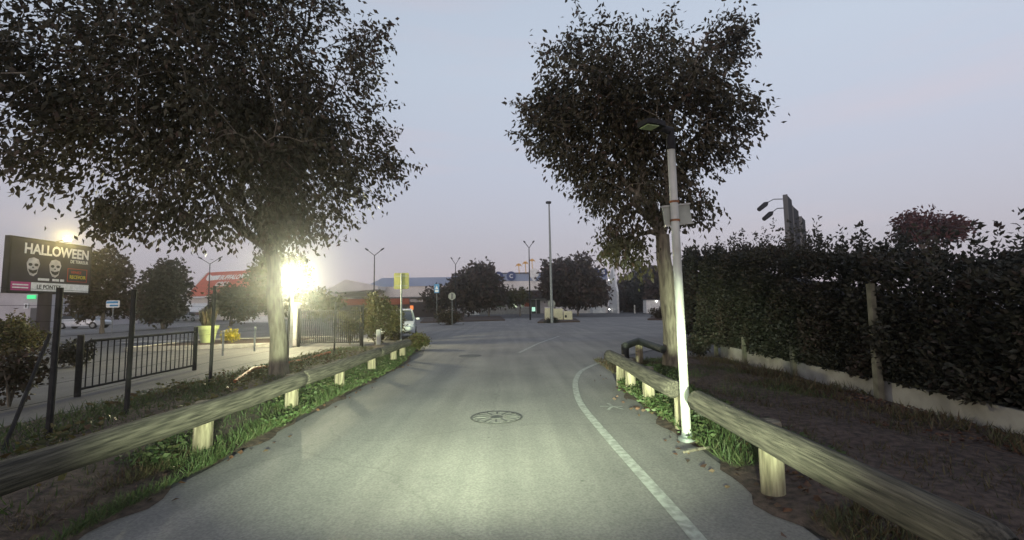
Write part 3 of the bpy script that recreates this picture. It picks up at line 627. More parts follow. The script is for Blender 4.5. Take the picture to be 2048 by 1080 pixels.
# ================================================================== LEFT FENCE, GATES, LIT LAMP
t = thing('wire_fence', 'thin wire fence on dark posts inside the left verge', 'fence', (-5.5, 6, 0))
fps = [(-5.2, 2.6, 1.8), (-5.3, 5.25, 1.8), (-5.44, 6.45, 1.82), (-5.94, 8.95, 2.0), (-5.95, 12.0, 1.9), (-5.9, 15.0, 1.75), (-5.7, 17.2, 1.7)]
for x, y, h in fps:
    MB().tube([(x, y, -.1), (x + .02, y, h)], .032, 8).build('post', M['dmet'], t, world=True)
for k in range(10):
    z = .15 + k * .18; MB().tube([(x, y, min(z, h - .03)) for x, y, h in fps], .0025, 4).build('wire', M['dmet'], t, world=True)
a, b = P(100, 668, 5.6), P(12, 800, 4.9)
MB().tube([a, (b.x, b.y, .02)], .02, 6).build('brace', M['dmet'], t, world=True)
def bar_gate(name, label, cat, A, B_, h, bars, zb, rbar, post_r, m, hoop=False):
    A, B_ = Vector(A), Vector(B_); t = thing(name, label, cat, A); d = B_ - A
    f = MB(); f.tube([A + Vector((0, 0, zb)), B_ + Vector((0, 0, zb))], .022, 8); f.tube([A + d * .06 * hoop + Vector((0, 0, h)), B_ + Vector((0, 0, h))], .024, 8)
    if hoop: f.tube([A + Vector((0, 0, h * .86)), A + d * .03 + Vector((0, 0, h * .95)), A + d * .06 + Vector((0, 0, h))], .024, 8)
    f.build('frame', m, t, world=True)
    g_ = MB()
    for k in range(1, bars):
        p = A + d * (k / bars); g_.tube([p + Vector((0, 0, zb)), p + Vector((0, 0, h * (.95 if k == 1 and hoop else 1)))], rbar, 6, cap=False)
    g_.build('bars', m, t, world=True)
    for p in (A, B_): MB().tube([p - Vector((0, 0, .15)), p + Vector((0, 0, h + .12))], post_r, 10).build('post', m, t, world=True)
    return t
bar_gate('barrier_gate', 'low dark metal gate with vertical bars behind the wire fence', 'gate', (-8.0, 8.4, 0), (-8.32, 11.9, 0), .97, 22, .10, .011, .05, M['dmet'], True)
ga, gb = G(597, 692), G(722, 690)
t = bar_gate('picket_gate', 'tall pale picket gate below the glaring lit lamp', 'gate', ga, gb, 1.45, 30, .12, .020, .06, M['dmet'])
wm_ = MB().box((ga.x - .25, ga.y + .1, .85), (.34, .34, 1.7), bev=.02); wm_.build('pillar', M['cream'], t, world=True)
MB().box((ga.x - .25, ga.y + .1, 1.75), (.42, .42, .1), bev=.02).build('pillar_cap', M['kerb'], t, world=True)
# lit lamp
lb = P(582, 690, 18.6); lx, ly = lb.x, 18.6; hz = P(582, 563, 18.6).z
def beam(name, at_, to, en, size, col):            # extra spot added in front of a lit lamp for its halo
    q_ = bpy.data.lights.new(name, 'SPOT'); q_.energy = en; q_.spot_size = R(size); q_.spot_blend = 1; q_.shadow_soft_size = .12; q_.color = col
    o_ = bpy.data.objects.new(name, q_); COL.objects.link(o_); d_ = (Vector(to) - Vector(at_)).normalized(); o_.location = Vector(at_) + d_ * .36
    o_.rotation_euler = d_.to_track_quat('-Z', 'Y').to_euler(); return o_
beam('lamp_halo_beam', (lx, ly, hz), (.2, 0, 3.2), 4500, 30, (1, 1, .66))  # added spot toward the camera; its scatter makes the glare halo
t = thing('lamp_post', 'glaring lit lamp on a pole beside the left tree trunk', 'street lamp', (lx, ly, 0))
MB().tube([(lx, ly, -.1), (lx, ly, hz - .2)], [.06, .05], 12).build('pole', M['wmet'], t, world=True)
MB().ball((lx, ly, hz), .27, 20, 14).build('globe', M['lamp'], t, world=True)
MB().lathe((lx, ly, hz - .3), [(.05, 0), (.13, .05), (.13, .09)], 16).build('collar', M['galv'], t, world=True)

# planting island with kerb, planter, shrub, bollards
isl = MB(); ip = [(G(330, 693).x, 17.8), (-9.4, 19.4), (-9.3, 23.5), (G(330, 693).x, 22.4)]
isl.slab([(x, y, -.02) for x, y in ip], (0, 0, .12)); struct('planting_bed', isl, M['soil'])
kb = MB(); 
for (x0, y0), (x1, y1) in zip(ip, ip[1:] + ip[:1]):
    d = Vector((x1 - x0, y1 - y0, 0)); s = Vector((d.y, -d.x, 0)).normalized() * .14; kb.slab([(x0, y0, -.025), (x1, y1, -.025), (x1 + s.x, y1 + s.y, -.025), (x0 + s.x, y0 + s.y, -.025)], (0, 0, .16))
struct('kerb', kb, M['kerb'])
pv = MB(); pv.sheet([(-20, 22.6, -.02), (-9.6, 24, -.02), (-6.6, 21, -.02), (-4.5, 26.5, -.02), (-20, 27, -.02)]); struct('pavement', pv, M['kerb'])
pv = MB(); pv.sheet([(-52, 41, -.02), (-24, 41, -.02), (-24, 45, -.02), (-52, 45, -.02)]); struct('footpath', pv, M['kerb'])  # pale colour stands in for light falling on this pavement
q = P(415, 686, 20.4)
t = thing('planter', 'large lime green flower pot with a dry plant', 'planter', (q.x, 20.4, .1))
MB().lathe((0, 0, 0), [(.26, 0), (.37, .58), (.42, .585), (.43, .76), (.38, .76), (.36, .66)], 28).build('pot', M['planter'], t)
n = 300; a_ = np.random.uniform(0, 6.28, n); pp = np.stack([q.x + np.cos(a_) * .2 * np.random.rand(n), 20.4 + np.sin(a_) * .2 * np.random.rand(n), np.full(n, .75)], 1)
leaf_mesh('dry_plant', pp, np.stack([np.cos(a_) * .25, np.sin(a_) * .25, np.ones(n)], 1), .62, L['dry'], t, .06, jitter=.6)
def shrub(label, px, py, D, rx, rz, lm, seed, n=150, ls=.1, ground=0, cat='shrub', group=None):
    c = P(px, py, D); t = thing('shrub', label, cat, (c.x, D, ground), 0, group); rs = np.random.RandomState(seed)
    C = crown_points([(c.x, D, ground + rz, rx, rx * .8, rz)], n, seed, -.4, .8 / max(rx, .3), .5)
    pos = np.repeat(C, 10, 0) + rs.normal(size=(n * 10, 3)) * ls * .7
    leaf_mesh('foliage', pos, rs.normal(size=(n * 10, 3)) * .7 + np.array([0, 0, .3]), ls, lm, t, .55)
    m = MB()
    for k in range(6): e = C[k * (n // 6)]; m.tube([(c.x, D, ground - .03), ((c.x + e[0]) / 2, (D + e[1]) / 2, e[2] * .6), tuple(e)], [.02, .014, .006], 4, cap=False)
    m.build('stem', M['bark'], t, world=True); return t
shrub('small yellow flowering shrub beside the lime pot', 460, 685, 20.2, .40, .28, L['yel'], 71, 90, .09, .1)
shrub('leafy green shrub at the far left behind the fence', 35, 700, 14.5, .95, .75, L['ivy'], 72, 260, .12)
shrub('low dark shrub left of the barred gate', 150, 700, 13.0, .55, .35, L['hedge'], 73, 110, .11)
shrub('dim ragged shrub at the left edge near the fence brace', 22, 760, 7.6, .5, .5, L['brown'], 74, 120, .1)
shrub('tall overgrown bush between the picket gate and the white car', 752, 690, 19.3, .78, 1.15, L['ivy'], 75, 420, .11)
shrub('tangled bush behind the square sign pole', 790, 690, 20.95, .5, .85, L['ivy'], 76, 260, .1)
shrub('overgrown climber covering the right of the picket gate', 700, 690, 19.4, .75, .8, L['ivy'], 77, 190, .09)
shrub('weedy tuft at the road corner by the left rail end', 838, 695, 16.6, .55, .28, L['ivy'], 78, 130, .09)
shrub('reddish bush at the near corner of the parking island', 897, 645, 41, 1.5, .75, L['brown'], 79, 200, .2)
shrub('low brown shrub on the island right of the store', 1330, 636, 47, 1.7, .6, L['brown'], 80, 200, .22)
shrub('small clump at the foot of the tall mast', 1105, 645, 41.5, .8, .18, L['hedge'], 81, 60, .15)
for px, D, hh, wd, lb_ in ((509, 17.2, .85, .035, 'thin grey bollard near the middle of the island kerb'), (446, 15.6, .8, .035, 'thin grey bollard in front of the yellow shrub')):
    c = P(px, 690, D); t = thing('bollard', lb_, 'bollard', (c.x, D, 0), 0, 'bollards by the planting island')
    MB().tube([(0, 0, -.1), (0, 0, hh)], wd, 10).build('post', M['galv'], t); MB().ball((0, 0, hh), wd * 1.3, 10, 6).build('cap', M['wmet'], t)
c = P(757, 690, 18.4); o = MB().box((c.x, 18.4, .32), (.17, .12, .68), bev=.02).build('marker_post', M['wmet']); tag(o, 'short white marker post in front of the overgrown bush', 'bollard')
c = G(470, 840); o = MB().lathe((c.x - .3, c.y + .4, 0), [(.075, -.1), (.07, .26), (.06, .28)], 12).build('stub_post', M['post']); tag(o, 'short timber stub behind the left log rail', 'post')
c = G(1415, 838); o = MB().box((c.x, c.y, .08), (.34, .22, .26), .3, bev=.03).build('concrete_block', M['conc']); tag(o, 'concrete block in the weeds behind the right rail', 'block')
cp = [G(470, 775), G(505, 752), G(540, 738), G(600, 728), G(660, 716)]
o = MB().tube([(p_.x, p_.y, .12 + .06 * math.sin(i * 2)) for i, p_ in enumerate(cp)], .035, 8).build('conduit', M['orange']); tag(o, 'orange conduit pipe lying near the left tree foot', 'pipe')
bp_ = [G(1368, 915), G(1400, 908), G(1440, 902), G(1478, 912)]
o = MB().tube([(p_.x, p_.y, .05) for p_ in bp_], [.012, .014, .010, .004], 6).build('fallen_branch', M['bark']); tag(o, 'thin fallen stick on the right verge edge', 'stick')

# road covers
c = G(993, 833); t = thing('manhole_cover', 'round iron manhole cover in the middle of the road', 'manhole cover', (c.x, c.y, -.012))
iron = mat('worn iron', (.085, .082, .075), (.04, .04, .037), .6, 14, 4, .3)
fr = MB(); n = 48
for r0_, r1_ in ((.335, .36),):
    v = [((r1_ if k % 2 else r0_) * math.cos(2 * math.pi * (k // 2) / n), (r1_ if k % 2 else r0_) * math.sin(2 * math.pi * (k // 2) / n), .006) for k in range(2 * n)]
    fr.add(v, [(2 * k, 2 * k + 1, (2 * k + 3) % (2 * n), (2 * k + 2) % (2 * n)) for k in range(n)])
fr.build('frame', iron, t)
lid = MB(); lid.lathe((0, 0, .003), [(.33, -.004), (.33, .001)], 48); lo = lid.build('lid', M['road'], t)
rib = MB()
for k in range(12):
    a_ = 2 * math.pi * k / 12
    rib.box((.21 * math.cos(a_), .21 * math.sin(a_), .006), (.16, .022, .006), a_)
for k in range(20):
    a_ = 2 * math.pi * (k + .3) / 20; rib.box((.305 * math.cos(a_), .305 * math.sin(a_), .006), (.02, .05, .005), a_)
rib.lathe((0, 0, .004), [(.085, 0), (.085, .004)], 20); rib.build('ribs', iron, lo)
c = G(940, 711); o = MB().lathe((c.x, c.y, -.010), [(.36, -.01), (.36, .004)], 32).build('drain_cover', iron); tag(o, 'small dark drain cover farther up the road', 'drain cover')

# ================================================================== SIGNS
def sign_post(label, px, pyt, pyb, D, wpx, m, shape='square', cat='sign', pole='galv', base=0, name='road_sign'):
    a = P(px, pyt, D); b = P(px, pyb, D); c = (a + b) / 2; h = a.z - b.z; wd = wpx * D / F
    t = thing(name, label, cat, (c.x, D, base)); MB().tube([(0, .03, -.1), (0, .03, a.z - base - .03)], .03, 8).build('pole', M[pole], t)
    m_ = MB()
    if shape == 'square':
        r = .08 * wd; pts = []
        for qx, qz, a0 in ((1, 1, 0), (-1, 1, 90), (-1, -1, 180), (1, -1, 270)):
            for k in range(4): an = R(a0 + k * 30); pts.append((qx * (wd / 2 - r) + r * math.cos(an), -.015, c.z - base + qz * (h / 2 - r) + r * math.sin(an)))
        m_.slab(pts, (0, .02, 0))
    else: m_.slab([(wd / 2 * math.cos(2 * math.pi * k / 28), -.015, c.z - base + wd / 2 * math.sin(2 * math.pi * k / 28)) for k in range(28)], (0, .02, 0))
    pl = m_.build('plate', m, t, smooth=False); return t, pl, c, wd, h
t, pl, c, wd, h = sign_post('square sign seen from its olive yellow back', 803, 546, 578, 20.4, 30, M['olive'])
for s_ in (-.3, .3): MB().box((0, -.024, c.z + h * s_), (wd * .8, .02, .04)).build('rail', M['galv'], pl, smooth=False)
o = MB().tube([(0, -.055, -.1), (0, -.055, c.z + h * .45)], .032, 8).build('front_pole', M['galv'], t)
t, pl, c, wd, h = sign_post('blue rectangular sign with white figure on a thin pole', 873.5, 568, 586, 43, 10, M['blue'])
MB().slab([(-wd * .3, -.03, c.z - h * .05), (0, -.03, c.z + h * .33), (wd * .3, -.03, c.z - h * .05)], (0, .01, 0)).build('symbol', M['signwhite'], pl, smooth=False)
MB().box((0, -.025, c.z - h * .27), (wd * .7, .01, h * .25)).build('text_panel', M['signwhite'], pl, smooth=False)
t, pl, c, wd, h = sign_post('round sign seen from its pale back', 904, 585, 600, 40, 15, M['stone'], 'round')
MB().box((0, -.02, c.z), (.12, .03, h * .75)).build('bracket', M['dgrey'], pl, smooth=False)
t, pl, c, wd, h = sign_post('round pale mirror standing behind the utility cabinets', 1103, 600, 615, 48.7, 15, M['stone'], 'round', cat='mirror', name='traffic_mirror')
t, pl, c, wd, h = sign_post('white and blue direction sign right of the billboard pole', 226, 601, 615, 31, 27, M['signwhite'])
MB().box((-.04, -.022, c.z + h * .24), (wd * .85, .01, h * .3)).build('blue_band', M['blue'], pl, smooth=False); MB().box((.08, -.022, c.z - h * .22), (wd * .6, .01, h * .25)).build('blue_band', M['blue'], pl, smooth=False)

# ================================================================== CAR PARK LAMPS
def lamp_mast(label, px, pyt, D, arm, group='double armed car park lamps'):
    a = P(px, pyt + 14, D); t = thing('car_park_lamp', label, 'street lamp', (a.x, D, 0), 0, group)
    MB().tube([(0, 0, -.2), (0, 0, a.z)], [.10, .05], 8).build('mast', M['dmet'], t); k = D / F
    for s_ in (-1, 1):
        e = (s_ * arm * k, 0, a.z + 11 * k); o = MB().tube([(0, 0, a.z), e], .04, 6).build('arm', M['dmet'], t)
        MB().tube([(e[0] * .95, 0, e[2]), (e[0] * 1.35, 0, e[2] + 3.5 * k)], [.10, .07], 8).build('lamp_head', M['dmet'], o)
    return t
lamp_mast('double lamp in front of the red roofed restaurant', 420, 514, 57, 18)
lamp_mast('double lamp left of the olive square sign', 749, 497, 50, 14)
lamp_mast('small double lamp above the left half of the store', 911, 515, 64, 7)
lamp_mast('double lamp before the store entrance', 1058, 482, 52, 8)
a = P(1097, 405, 41); t = thing('lamp_mast', 'tall single mast with a small lamp head on top', 'street lamp', (P(1104, 643, 41).x, 41, 0))
MB().tube([(0, 0, -.2), (a.x - P(1104, 643, 41).x + .05, 0, a.z - .15)], [.15, .07], 10).build('mast', M['galv'], t)
hx = a.x - P(1104, 643, 41).x
o = MB().box((hx, 0, a.z), (.5, .3, .22), bev=.05).build('lamp_head', M['dmet'], t)

# utility cabinets
def cabinet(label, x0, x1, pyt, D, m='cab', panel=True):
    a = P(x0, pyt, D); b = P(x1, pyt, D); t = thing('utility_cabinet', label, 'cabinet', ((a.x + b.x) / 2, D, 0), 0, 'utility cabinets by the mast')
    wd = b.x - a.x; MB().box((0, 0, a.z / 2), (wd, .5, a.z), bev=.03).build('body', M[m], t)
    if panel: MB().box((0, -.262, a.z * .5), (wd * .8, .02, a.z * .7)).build('door', M[m], t); 
    return t, wd, a.z
cabinet('tall cream cabinet left of the tall mast', 1089, 1104, 616, 48)
cabinet('middle cream cabinet just right of the tall mast', 1106, 1125, 617, 48)
t, wd, hh = cabinet('low cream cabinet with a small dark hatch', 1127, 1144, 622, 47.5)
MB().box((-wd * .28, -.28, hh * .45), (.2, .03, .25)).build('hatch', M['black'], t)

# ================================================================== CARS
def car(label, loc, rz, paint, group='parked cars'):
    t = thing('parked_car', label, 'car', loc, rz, group)
    def sect(x, hw, z0, z1, n=6):
        return [(x, -hw, z0 + .04), (x, -hw * 1.02, (z0 + z1) / 2), (x, -hw * .93, z1), (x, hw * .93, z1), (x, hw * 1.02, (z0 + z1) / 2), (x, hw, z0 + .04)]
    S = [sect(-2.05, .66, .38, .72), sect(-1.95, .80, .26, .86), sect(-1.3, .86, .2, .93), sect(.6, .87, .2, .94), sect(1.3, .85, .22, .86), sect(1.85, .78, .26, .74), sect(2.02, .62, .36, .62)]
    def loft(S):
        m = MB(); k = len(S[0]); v = [p for s in S for p in s]; f = [(i * k + j, i * k + (j + 1) % k, (i + 1) * k + (j + 1) % k, (i + 1) * k + j) for i in range(len(S) - 1) for j in range(k)]
        f += [tuple(range(k))[::-1], tuple(range((len(S) - 1) * k, len(S) * k))]; return m.add(v, f)
    b = loft(S); b.build('body', paint, t)
    loft([[(-1.85, -.72, .9), (-1.35, -.60, 1.36), (-1.35, .60, 1.36), (-1.85, .72, .9)][:0] or [(-1.80, -.74, .90), (-1.80, .74, .90), (-1.78, .74, .92), (-1.78, -.74, .92)],
          [(-1.25, -.76, .90), (-1.25, .76, .90), (-1.20, .62, 1.36), (-1.20, -.62, 1.36)], [(-.4, -.77, .90), (-.4, .77, .90), (-.4, .63, 1.46), (-.4, -.63, 1.46)], [(.25, -.77, .90), (.25, .77, .90), (.22, .62, 1.40), (.22, -.62, 1.40)],
          [(1.15, -.72, .88), (1.15, .72, .88), (1.1, .70, .91), (1.1, -.70, .91)]]).build('glasshouse', M['glass'], t)
    loft([[(-1.22, -.60, 1.365), (-1.22, .60, 1.365), (-1.2, .59, 1.39), (-1.2, -.59, 1.39)], [(-.4, -.63, 1.465), (-.4, .63, 1.465), (-.4, .6, 1.49), (-.4, -.6, 1.49)], [(.24, -.61, 1.405), (.24, .61, 1.405), (.22, .59, 1.43), (.22, -.59, 1.43)]]).build('roof', paint, t)
    for x in (-1.3, 1.28):
        for s in (-1, 1):
            wh = MB().tube([(x, s * .68, .31), (x, s * .88, .31)], .31, 20).build('wheel', M['black'], t); MB().tube([(x, s * .875, .31), (x, s * .89, .31)], .19, 14).build('rim', M['galv'], wh)
    for s in (-1, 1):
        MB().ball((1.86, s * .58, .64), (.12, .17, .08), 10, 6).build('headlight', M['signwhite'], t)
        MB().box((.85, s * .95, .98), (.12, .18, .12), bev=.02).build('mirror', paint, t)
        for x in (-.42, .3):
            MB().tube([(x, s * .782, .92), (x + .02, s * .64, 1.44)], .035, 6).build('pillar', paint, t)
    return t
q = P(378, 641, 70); car('silver hatchback parked in front of the restaurant', (q.x, 70, 0), R(176), M['silver'])
q = P(788, 683, 22.6); car('white car parked behind the square sign pole', (q.x, 23.6, 0), R(-78), M['wcar'])
q = P(168, 650, 44); car('pale car half hidden behind the fence posts', (q.x, 44, 0), R(10), M['wcar'])

# ================================================================== HALLOWEEN BILLBOARD
A = P(17, 580, 24.3); Bp = P(177, 583, 29.0); Bp.z = A.z = 2.72; u = (Bp - A); Wd = u.length; u.normalize(); v = Vector((0, 0, 1)); nrm = u.cross(v)
t = thing('billboard', 'dark halloween advertising billboard on a thick pole', 'billboard', (A.x - .3, 26.8, 0))
B = basis(A, u, v); H_ = 2.98
m = MB(); m.slab([B(-.1, -.08, -.30), B(Wd + .1, -.08, -.30), B(Wd + .1, H_ + .08, -.30), B(-.1, H_ + .08, -.30)], nrm * .30); m.build('frame', M['dmet'], t, world=True, smooth=False)
pp_ = MB().slab([B(0, .0, 0), B(Wd, .0, 0), B(Wd, H_, 0), B(0, H_, 0)], nrm * .02).build('poster', M['poster'], t, world=True, smooth=False)
def on(mb, name, m): o = mb.build(name, m, pp_, smooth=False); o.data.transform(XF[t.name].inverted()); return o
S = Wd / 4.0
on(MB().slab([B(.95 * S, .08, .022), B(Wd - .06, .08, .022), B(Wd - .06, .56, .022), B(.95 * S, .56, .022)], nrm * .008), 'white_band', M['signwhite'])
on(MB().slab([B(.06, .08, .022), B(.92 * S, .08, .022), B(.92 * S, .56, .022), B(.06, .56, .022)], nrm * .008), 'pink_band', M['pink'])
on(lettering(MB(), 'HALLOWEEN', B, .55 * S, 2.15, 3.3 * S, .62, .026, bold=.03), 'headline', M['signwhite'])
on(lettering(MB(), 'DE TERREUR', B, 2.85 * S, 1.86, 1.0 * S, .20, .026, bold=.01), 'subtitle', M['signwhite'])
on(lettering(MB(), 'LE PONTET', B, 1.22 * S, .2, 1.2 * S, .24, .034, bold=.02), 'town_name', M['ink'])
on(lettering(MB(), 'RECEVOIR', B, 2.86 * S, .90, .90 * S, .22, .026, bold=.01), 'yellow_word', M['yelink'])
on(lettering(MB(), 'VENEZ', B, 2.90 * S, 1.22, .6 * S, .16, .026, bold=.01), 'red_word', M['redink'])
fb = MB()
for (x0, y0, x1, y1) in ((2.72, .72, 3.82, .745), (2.72, 1.5, 3.82, 1.525), (2.72, .745, 2.745, 1.5), (3.795, .745, 3.82, 1.5)): fb.slab([B(x0 * S, y0, .022), B(x1 * S, y0, .022), B(x1 * S, y1, .022), B(x0 * S, y1, .022)], nrm * .006)
on(fb, 'word_frame', M['redink'])
sm_ = MB()
for x0, x1 in ((1.25, 1.8), (1.95, 2.3), (2.36, 2.56)): sm_.slab([B(x0 * S, .68, .022), B(x1 * S, .68, .022), B(x1 * S, .82, .022), B(x0 * S, .82, .022)], nrm * .006)
on(sm_, 'small_print', M['signwhite'])
sm_ = MB()
for y0 in (.2, .36): sm_.slab([B(.14, y0, .032), B(.82 * S, y0, .032), B(.82 * S, y0 + .07, .032), B(.14, y0 + .07, .032)], nrm * .004)
on(sm_, 'pink_small_print', M['signwhite'])
for cx, cy, sc_ in ((.98, 1.42, 1.0), (2.05, 1.42, 1.0)):
    E = lambda ex, ey, rx, ry, z, n=20: [B((cx + ex * sc_) * S + rx * sc_ * math.cos(2 * math.pi * k / n), cy + ey + ry * sc_ * math.sin(2 * math.pi * k / n), z) for k in range(n)]
    out_ = [(-.30, .22), (-.2, .48), (.02, .56), (.24, .46), (.32, .2), (.24, -.1), (.2, -.36), (.04, -.52), (-.12, -.46), (-.24, -.2)]
    on(MB().slab([B((cx + a_) * S, cy + b_, .022) for a_, b_ in out_], nrm * .006), 'painted_face', M['face'])
    d_ = MB()
    for sx in (-.13, .15): d_.slab(E(sx, .14, .11, .085, .030), nrm * .004)
    d_.slab([B((cx + a_) * S, cy + b_, .030) for a_, b_ in ((-.22, -.12), (0, -.19), (.22, -.1), (.17, -.3), (.02, -.38), (-.14, -.3))], nrm * .004); d_.slab(E(.0, -.02, .05, .05, .030), nrm * .004)
    on(d_, 'painted_features', M['ink'])
pc_ = B(Wd * .45, 0, -.15); MB().tube([(pc_.x, pc_.y, -.2), (pc_.x, pc_.y, 2.7)], .30, 14).build('pole', M['dark'], t, world=True)
l0 = B(Wd * .5, H_ + .05, 0); l1 = B(Wd * .5, H_ + .22, .7); am = MB().tube([l0, l1], .03, 6).build('lamp_arm', M['dmet'], t, world=True)
beam('flood_halo_beam', l1, (0, 0, 3.5), 1600, 20, (1, .8, .3))  # added beam toward the camera, glows in the haze, not on the poster
o = MB().ball(l1 + Vector((0, 0, -.02)), (.13, .22, .10), 12, 8).build('flood_lamp', M['flood'], am); o.data.transform(XF[t.name].inverted())

# ================================================================== BUILDINGS
def facade(D0, px0, D1, px1): return P(px0, 600, D0), P(px1, 600, D1)
# grey building far left
t = thing('grey_building', 'plain grey building behind the halloween billboard', 'building', (P(-60, 620, 48).x, 48, 0))
x0, x1 = P(-260, 600, 48).x, P(92, 600, 48).x; zt = P(40, 584, 48).z
MB().slab([(x0, 48, -.1), (x1, 48, -.1), (x1, 60, -.1), (x0, 60, -.1)], (0, 0, zt + .1)).build('wall', M['grille'], t, world=True, smooth=False)
MB().slab([(x0 - .2, 47.8, zt), (x1 + .2, 47.8, zt), (x1 + .2, 60.2, zt), (x0 - .2, 60.2, zt)], (0, 0, .18)).build('roof_edge', M['white'], t, world=True, smooth=False)
c = P(63, 594, 47.9); MB().box((c.x, 47.9, c.z), (.85, .12, .36)).build('exit_sign', M['exitg'], t, world=True, smooth=False)
c = P(52, 612, 47.9); nb = MB().box((c.x, 47.92, c.z), (.46, .06, .56)).build('notice', M['signwhite'], t, world=True, smooth=False)
c2 = MB().box((c.x + .02, 47.87, c.z), (.14, .03, .34)).build('symbol', M['ink'], nb, smooth=False); c2.data.transform(XF[t.name].inverted())
c = P(70, 625, 47.9); MB().box((c.x, 47.94, 1.05), (1.0, .08, 2.1)).build('door', M['dgrey'], t, world=True, smooth=False)

# red roofed restaurant
A = P(369, 594, 78); Bp = P(527, 591, 72); t = thing('restaurant', 'red roofed grill restaurant with white horn emblem on the roof', 'restaurant', (A.x, 78, 0))
zb = P(369, 594, 78).z; u = (Bp - A); u.z = 0; Wd = u.length; u.normalize(); back = Vector((-u.y, u.x, 0)); B0 = basis((A.x, A.y, 0), u, (0, 0, 1))
zt = P(392, 546, 80.5).z; run = 2.6; inset = 1.75
MB().slab([B0(0.3, 0, -.6), B0(Wd - .3, 0, -.6), B0(Wd - .3, 0, -12), B0(.3, 0, -12)], (0, 0, zb)).build('wall', M['cream'], t, world=True, smooth=False)
MB().slab([B0(-.2, zb - .25, .12), B0(Wd + .2, zb - .25, .12), B0(Wd + .2, zb - .25, -.55), B0(-.2, zb - .25, -.55)], (0, 0, .3)).build('fascia', M['white'], t, world=True, smooth=False)
f0, f1, f2, f3 = B0(0, zb, 0), B0(Wd, zb, 0), B0(Wd - inset, zt, -run), B0(inset, zt, -run); k0, k1, k2, k3 = B0(0, zb, -12), B0(Wd, zb, -12), B0(Wd - inset, zt, -12 + run), B0(inset, zt, -12 + run)
rf = MB().add([f0, f1, f2, f3, k0, k1, k2, k3], [(0, 1, 2, 3), (5, 4, 7, 6), (4, 0, 3, 7), (1, 5, 6, 2), (3, 2, 6, 7), (0, 4, 5, 1)]).build('roof', M['redroof'], t, world=True, smooth=False)
vv = (B0(0, zt, -run) - B0(0, zb, 0)); Hs = vv.length; vv.normalize(); B = basis(f0, u, vv)
def onr(mb, name, m): o = mb.build(name, m, rf, smooth=False); o.data.transform(XF[t.name].inverted()); return o
e = MB(); e.slab([B(0, 0, .0), B(.22, 0, .0), B(inset + .22, Hs, .0), B(inset, Hs, .0)], vv.cross(u) * -.12); e.slab([B(Wd - .22, 0, 0), B(Wd, 0, 0), B(Wd - inset, Hs, 0), B(Wd - inset - .22, Hs, 0)], vv.cross(u) * -.12); onr(e, 'verge_board', M['white'])
# emblem: two horns and slanted lettering, laid out across the roof face
sx = Wd / 158.0; sy = Hs / 50.0; Z = .05
K = lambda x, y: B((x - 369) * sx, (594 - y) * sy, Z)
hn = MB().slab([K(x, y) for x, y in ((393, 547.5), (391, 553), (392, 559), (397, 562.5), (418, 561), (420, 552), (402, 552.5), (396, 550.5))][::-1], u.cross(vv) * .05); onr(hn, 'horn', M['white']); hn = MB()
hn.slab([K(x, y) for x, y in ((463, 560), (475, 560), (492, 555), (504, 549), (508, 542), (500, 547), (488, 550.5), (464, 551))], u.cross(vv) * .05); onr(hn, 'horn', M['white'])
onr(lettering(MB(), 'BUFFALO', lambda x, y, z=0: B(x, y, z), (420 - 369) * sx, (594 - 561.5) * sy, 42 * sx, 9.5 * sy, .06, .25, .03), 'roof_lettering', M['white'])
onr(lettering(MB(), 'GRILL', lambda x, y, z=0: B(x, y, z), (420 - 369) * sx, (594 - 574.5) * sy, 26 * sx, 9 * sy, .06, .25, .03), 'roof_lettering', M['white'])
wn = MB()
for k in range(4): wn.slab([B0(1.2 + k * 3.1, .9, -.58), B0(3.2 + k * 3.1, .9, -.58), B0(3.2 + k * 3.1, 2.6, -.58), B0(1.2 + k * 3.1, 2.6, -.58)], B0(0, 0, .05) - B0(0, 0, 0)); wn.build('window', M['glass'], t, world=True, smooth=False); wn = MB()
MB().slab([B0(.5, 2.8, .1), B0(6.2, 2.8, .1), B0(6.0, 1.3, 1.9), B0(.7, 1.3, 1.9)], (0, 0, .06)).build('awning', M['white'], t, world=True, smooth=False)

# left warehouse with blue grey roof band and gable
t = thing('warehouse', 'long pale warehouse with blue grey roof band behind the square sign', 'building', (P(720, 620, 105).x, 105, 0)); D = 105
def band(px0, px1, y0, y1, D, dep, m, name, par=None, dy=0):
    a, b, c, d = P(px0, y0, D), P(px1, y0, D), P(px1, y1, D), P(px0, y1, D); o_ = MB().slab([a, b, c, d], (0, dep, 0)).build(name, m, par or t, world=par is None, smooth=False); return o_
zg = 0
a, b = P(655, 600, D).x, P(925, 600, D).x; z1 = P(800, 598, D).z; z2 = P(800, 573, D).z; z3 = P(800, 553.5, D).z
MB().slab([(a, D, -.1), (b, D, -.1), (b, D + 40, -.1), (a, D + 40, -.1)], (0, 0, z2 + .1)).build('wall', M['cream'], t, world=True, smooth=False)
MB().add([(P(730, 600, D).x, D - .25, z2), (b + .2, D - .25, z2), (b + .2, D + 3.5, z3), (P(755, 600, D).x, D + 3.5, z3), (P(730, 600, D).x, D + 40, z2), (b + .2, D + 40, z2)], [(0, 1, 2, 3), (4, 3, 2, 5), (0, 3, 4), (1, 5, 2), (0, 4, 5, 1)]).build('roof', M['bluegrey'], t, world=True, smooth=False)
gx0, gxm, gx1 = P(655, 600, 98).x, P(690, 600, 98).x, P(755, 600, 98).x
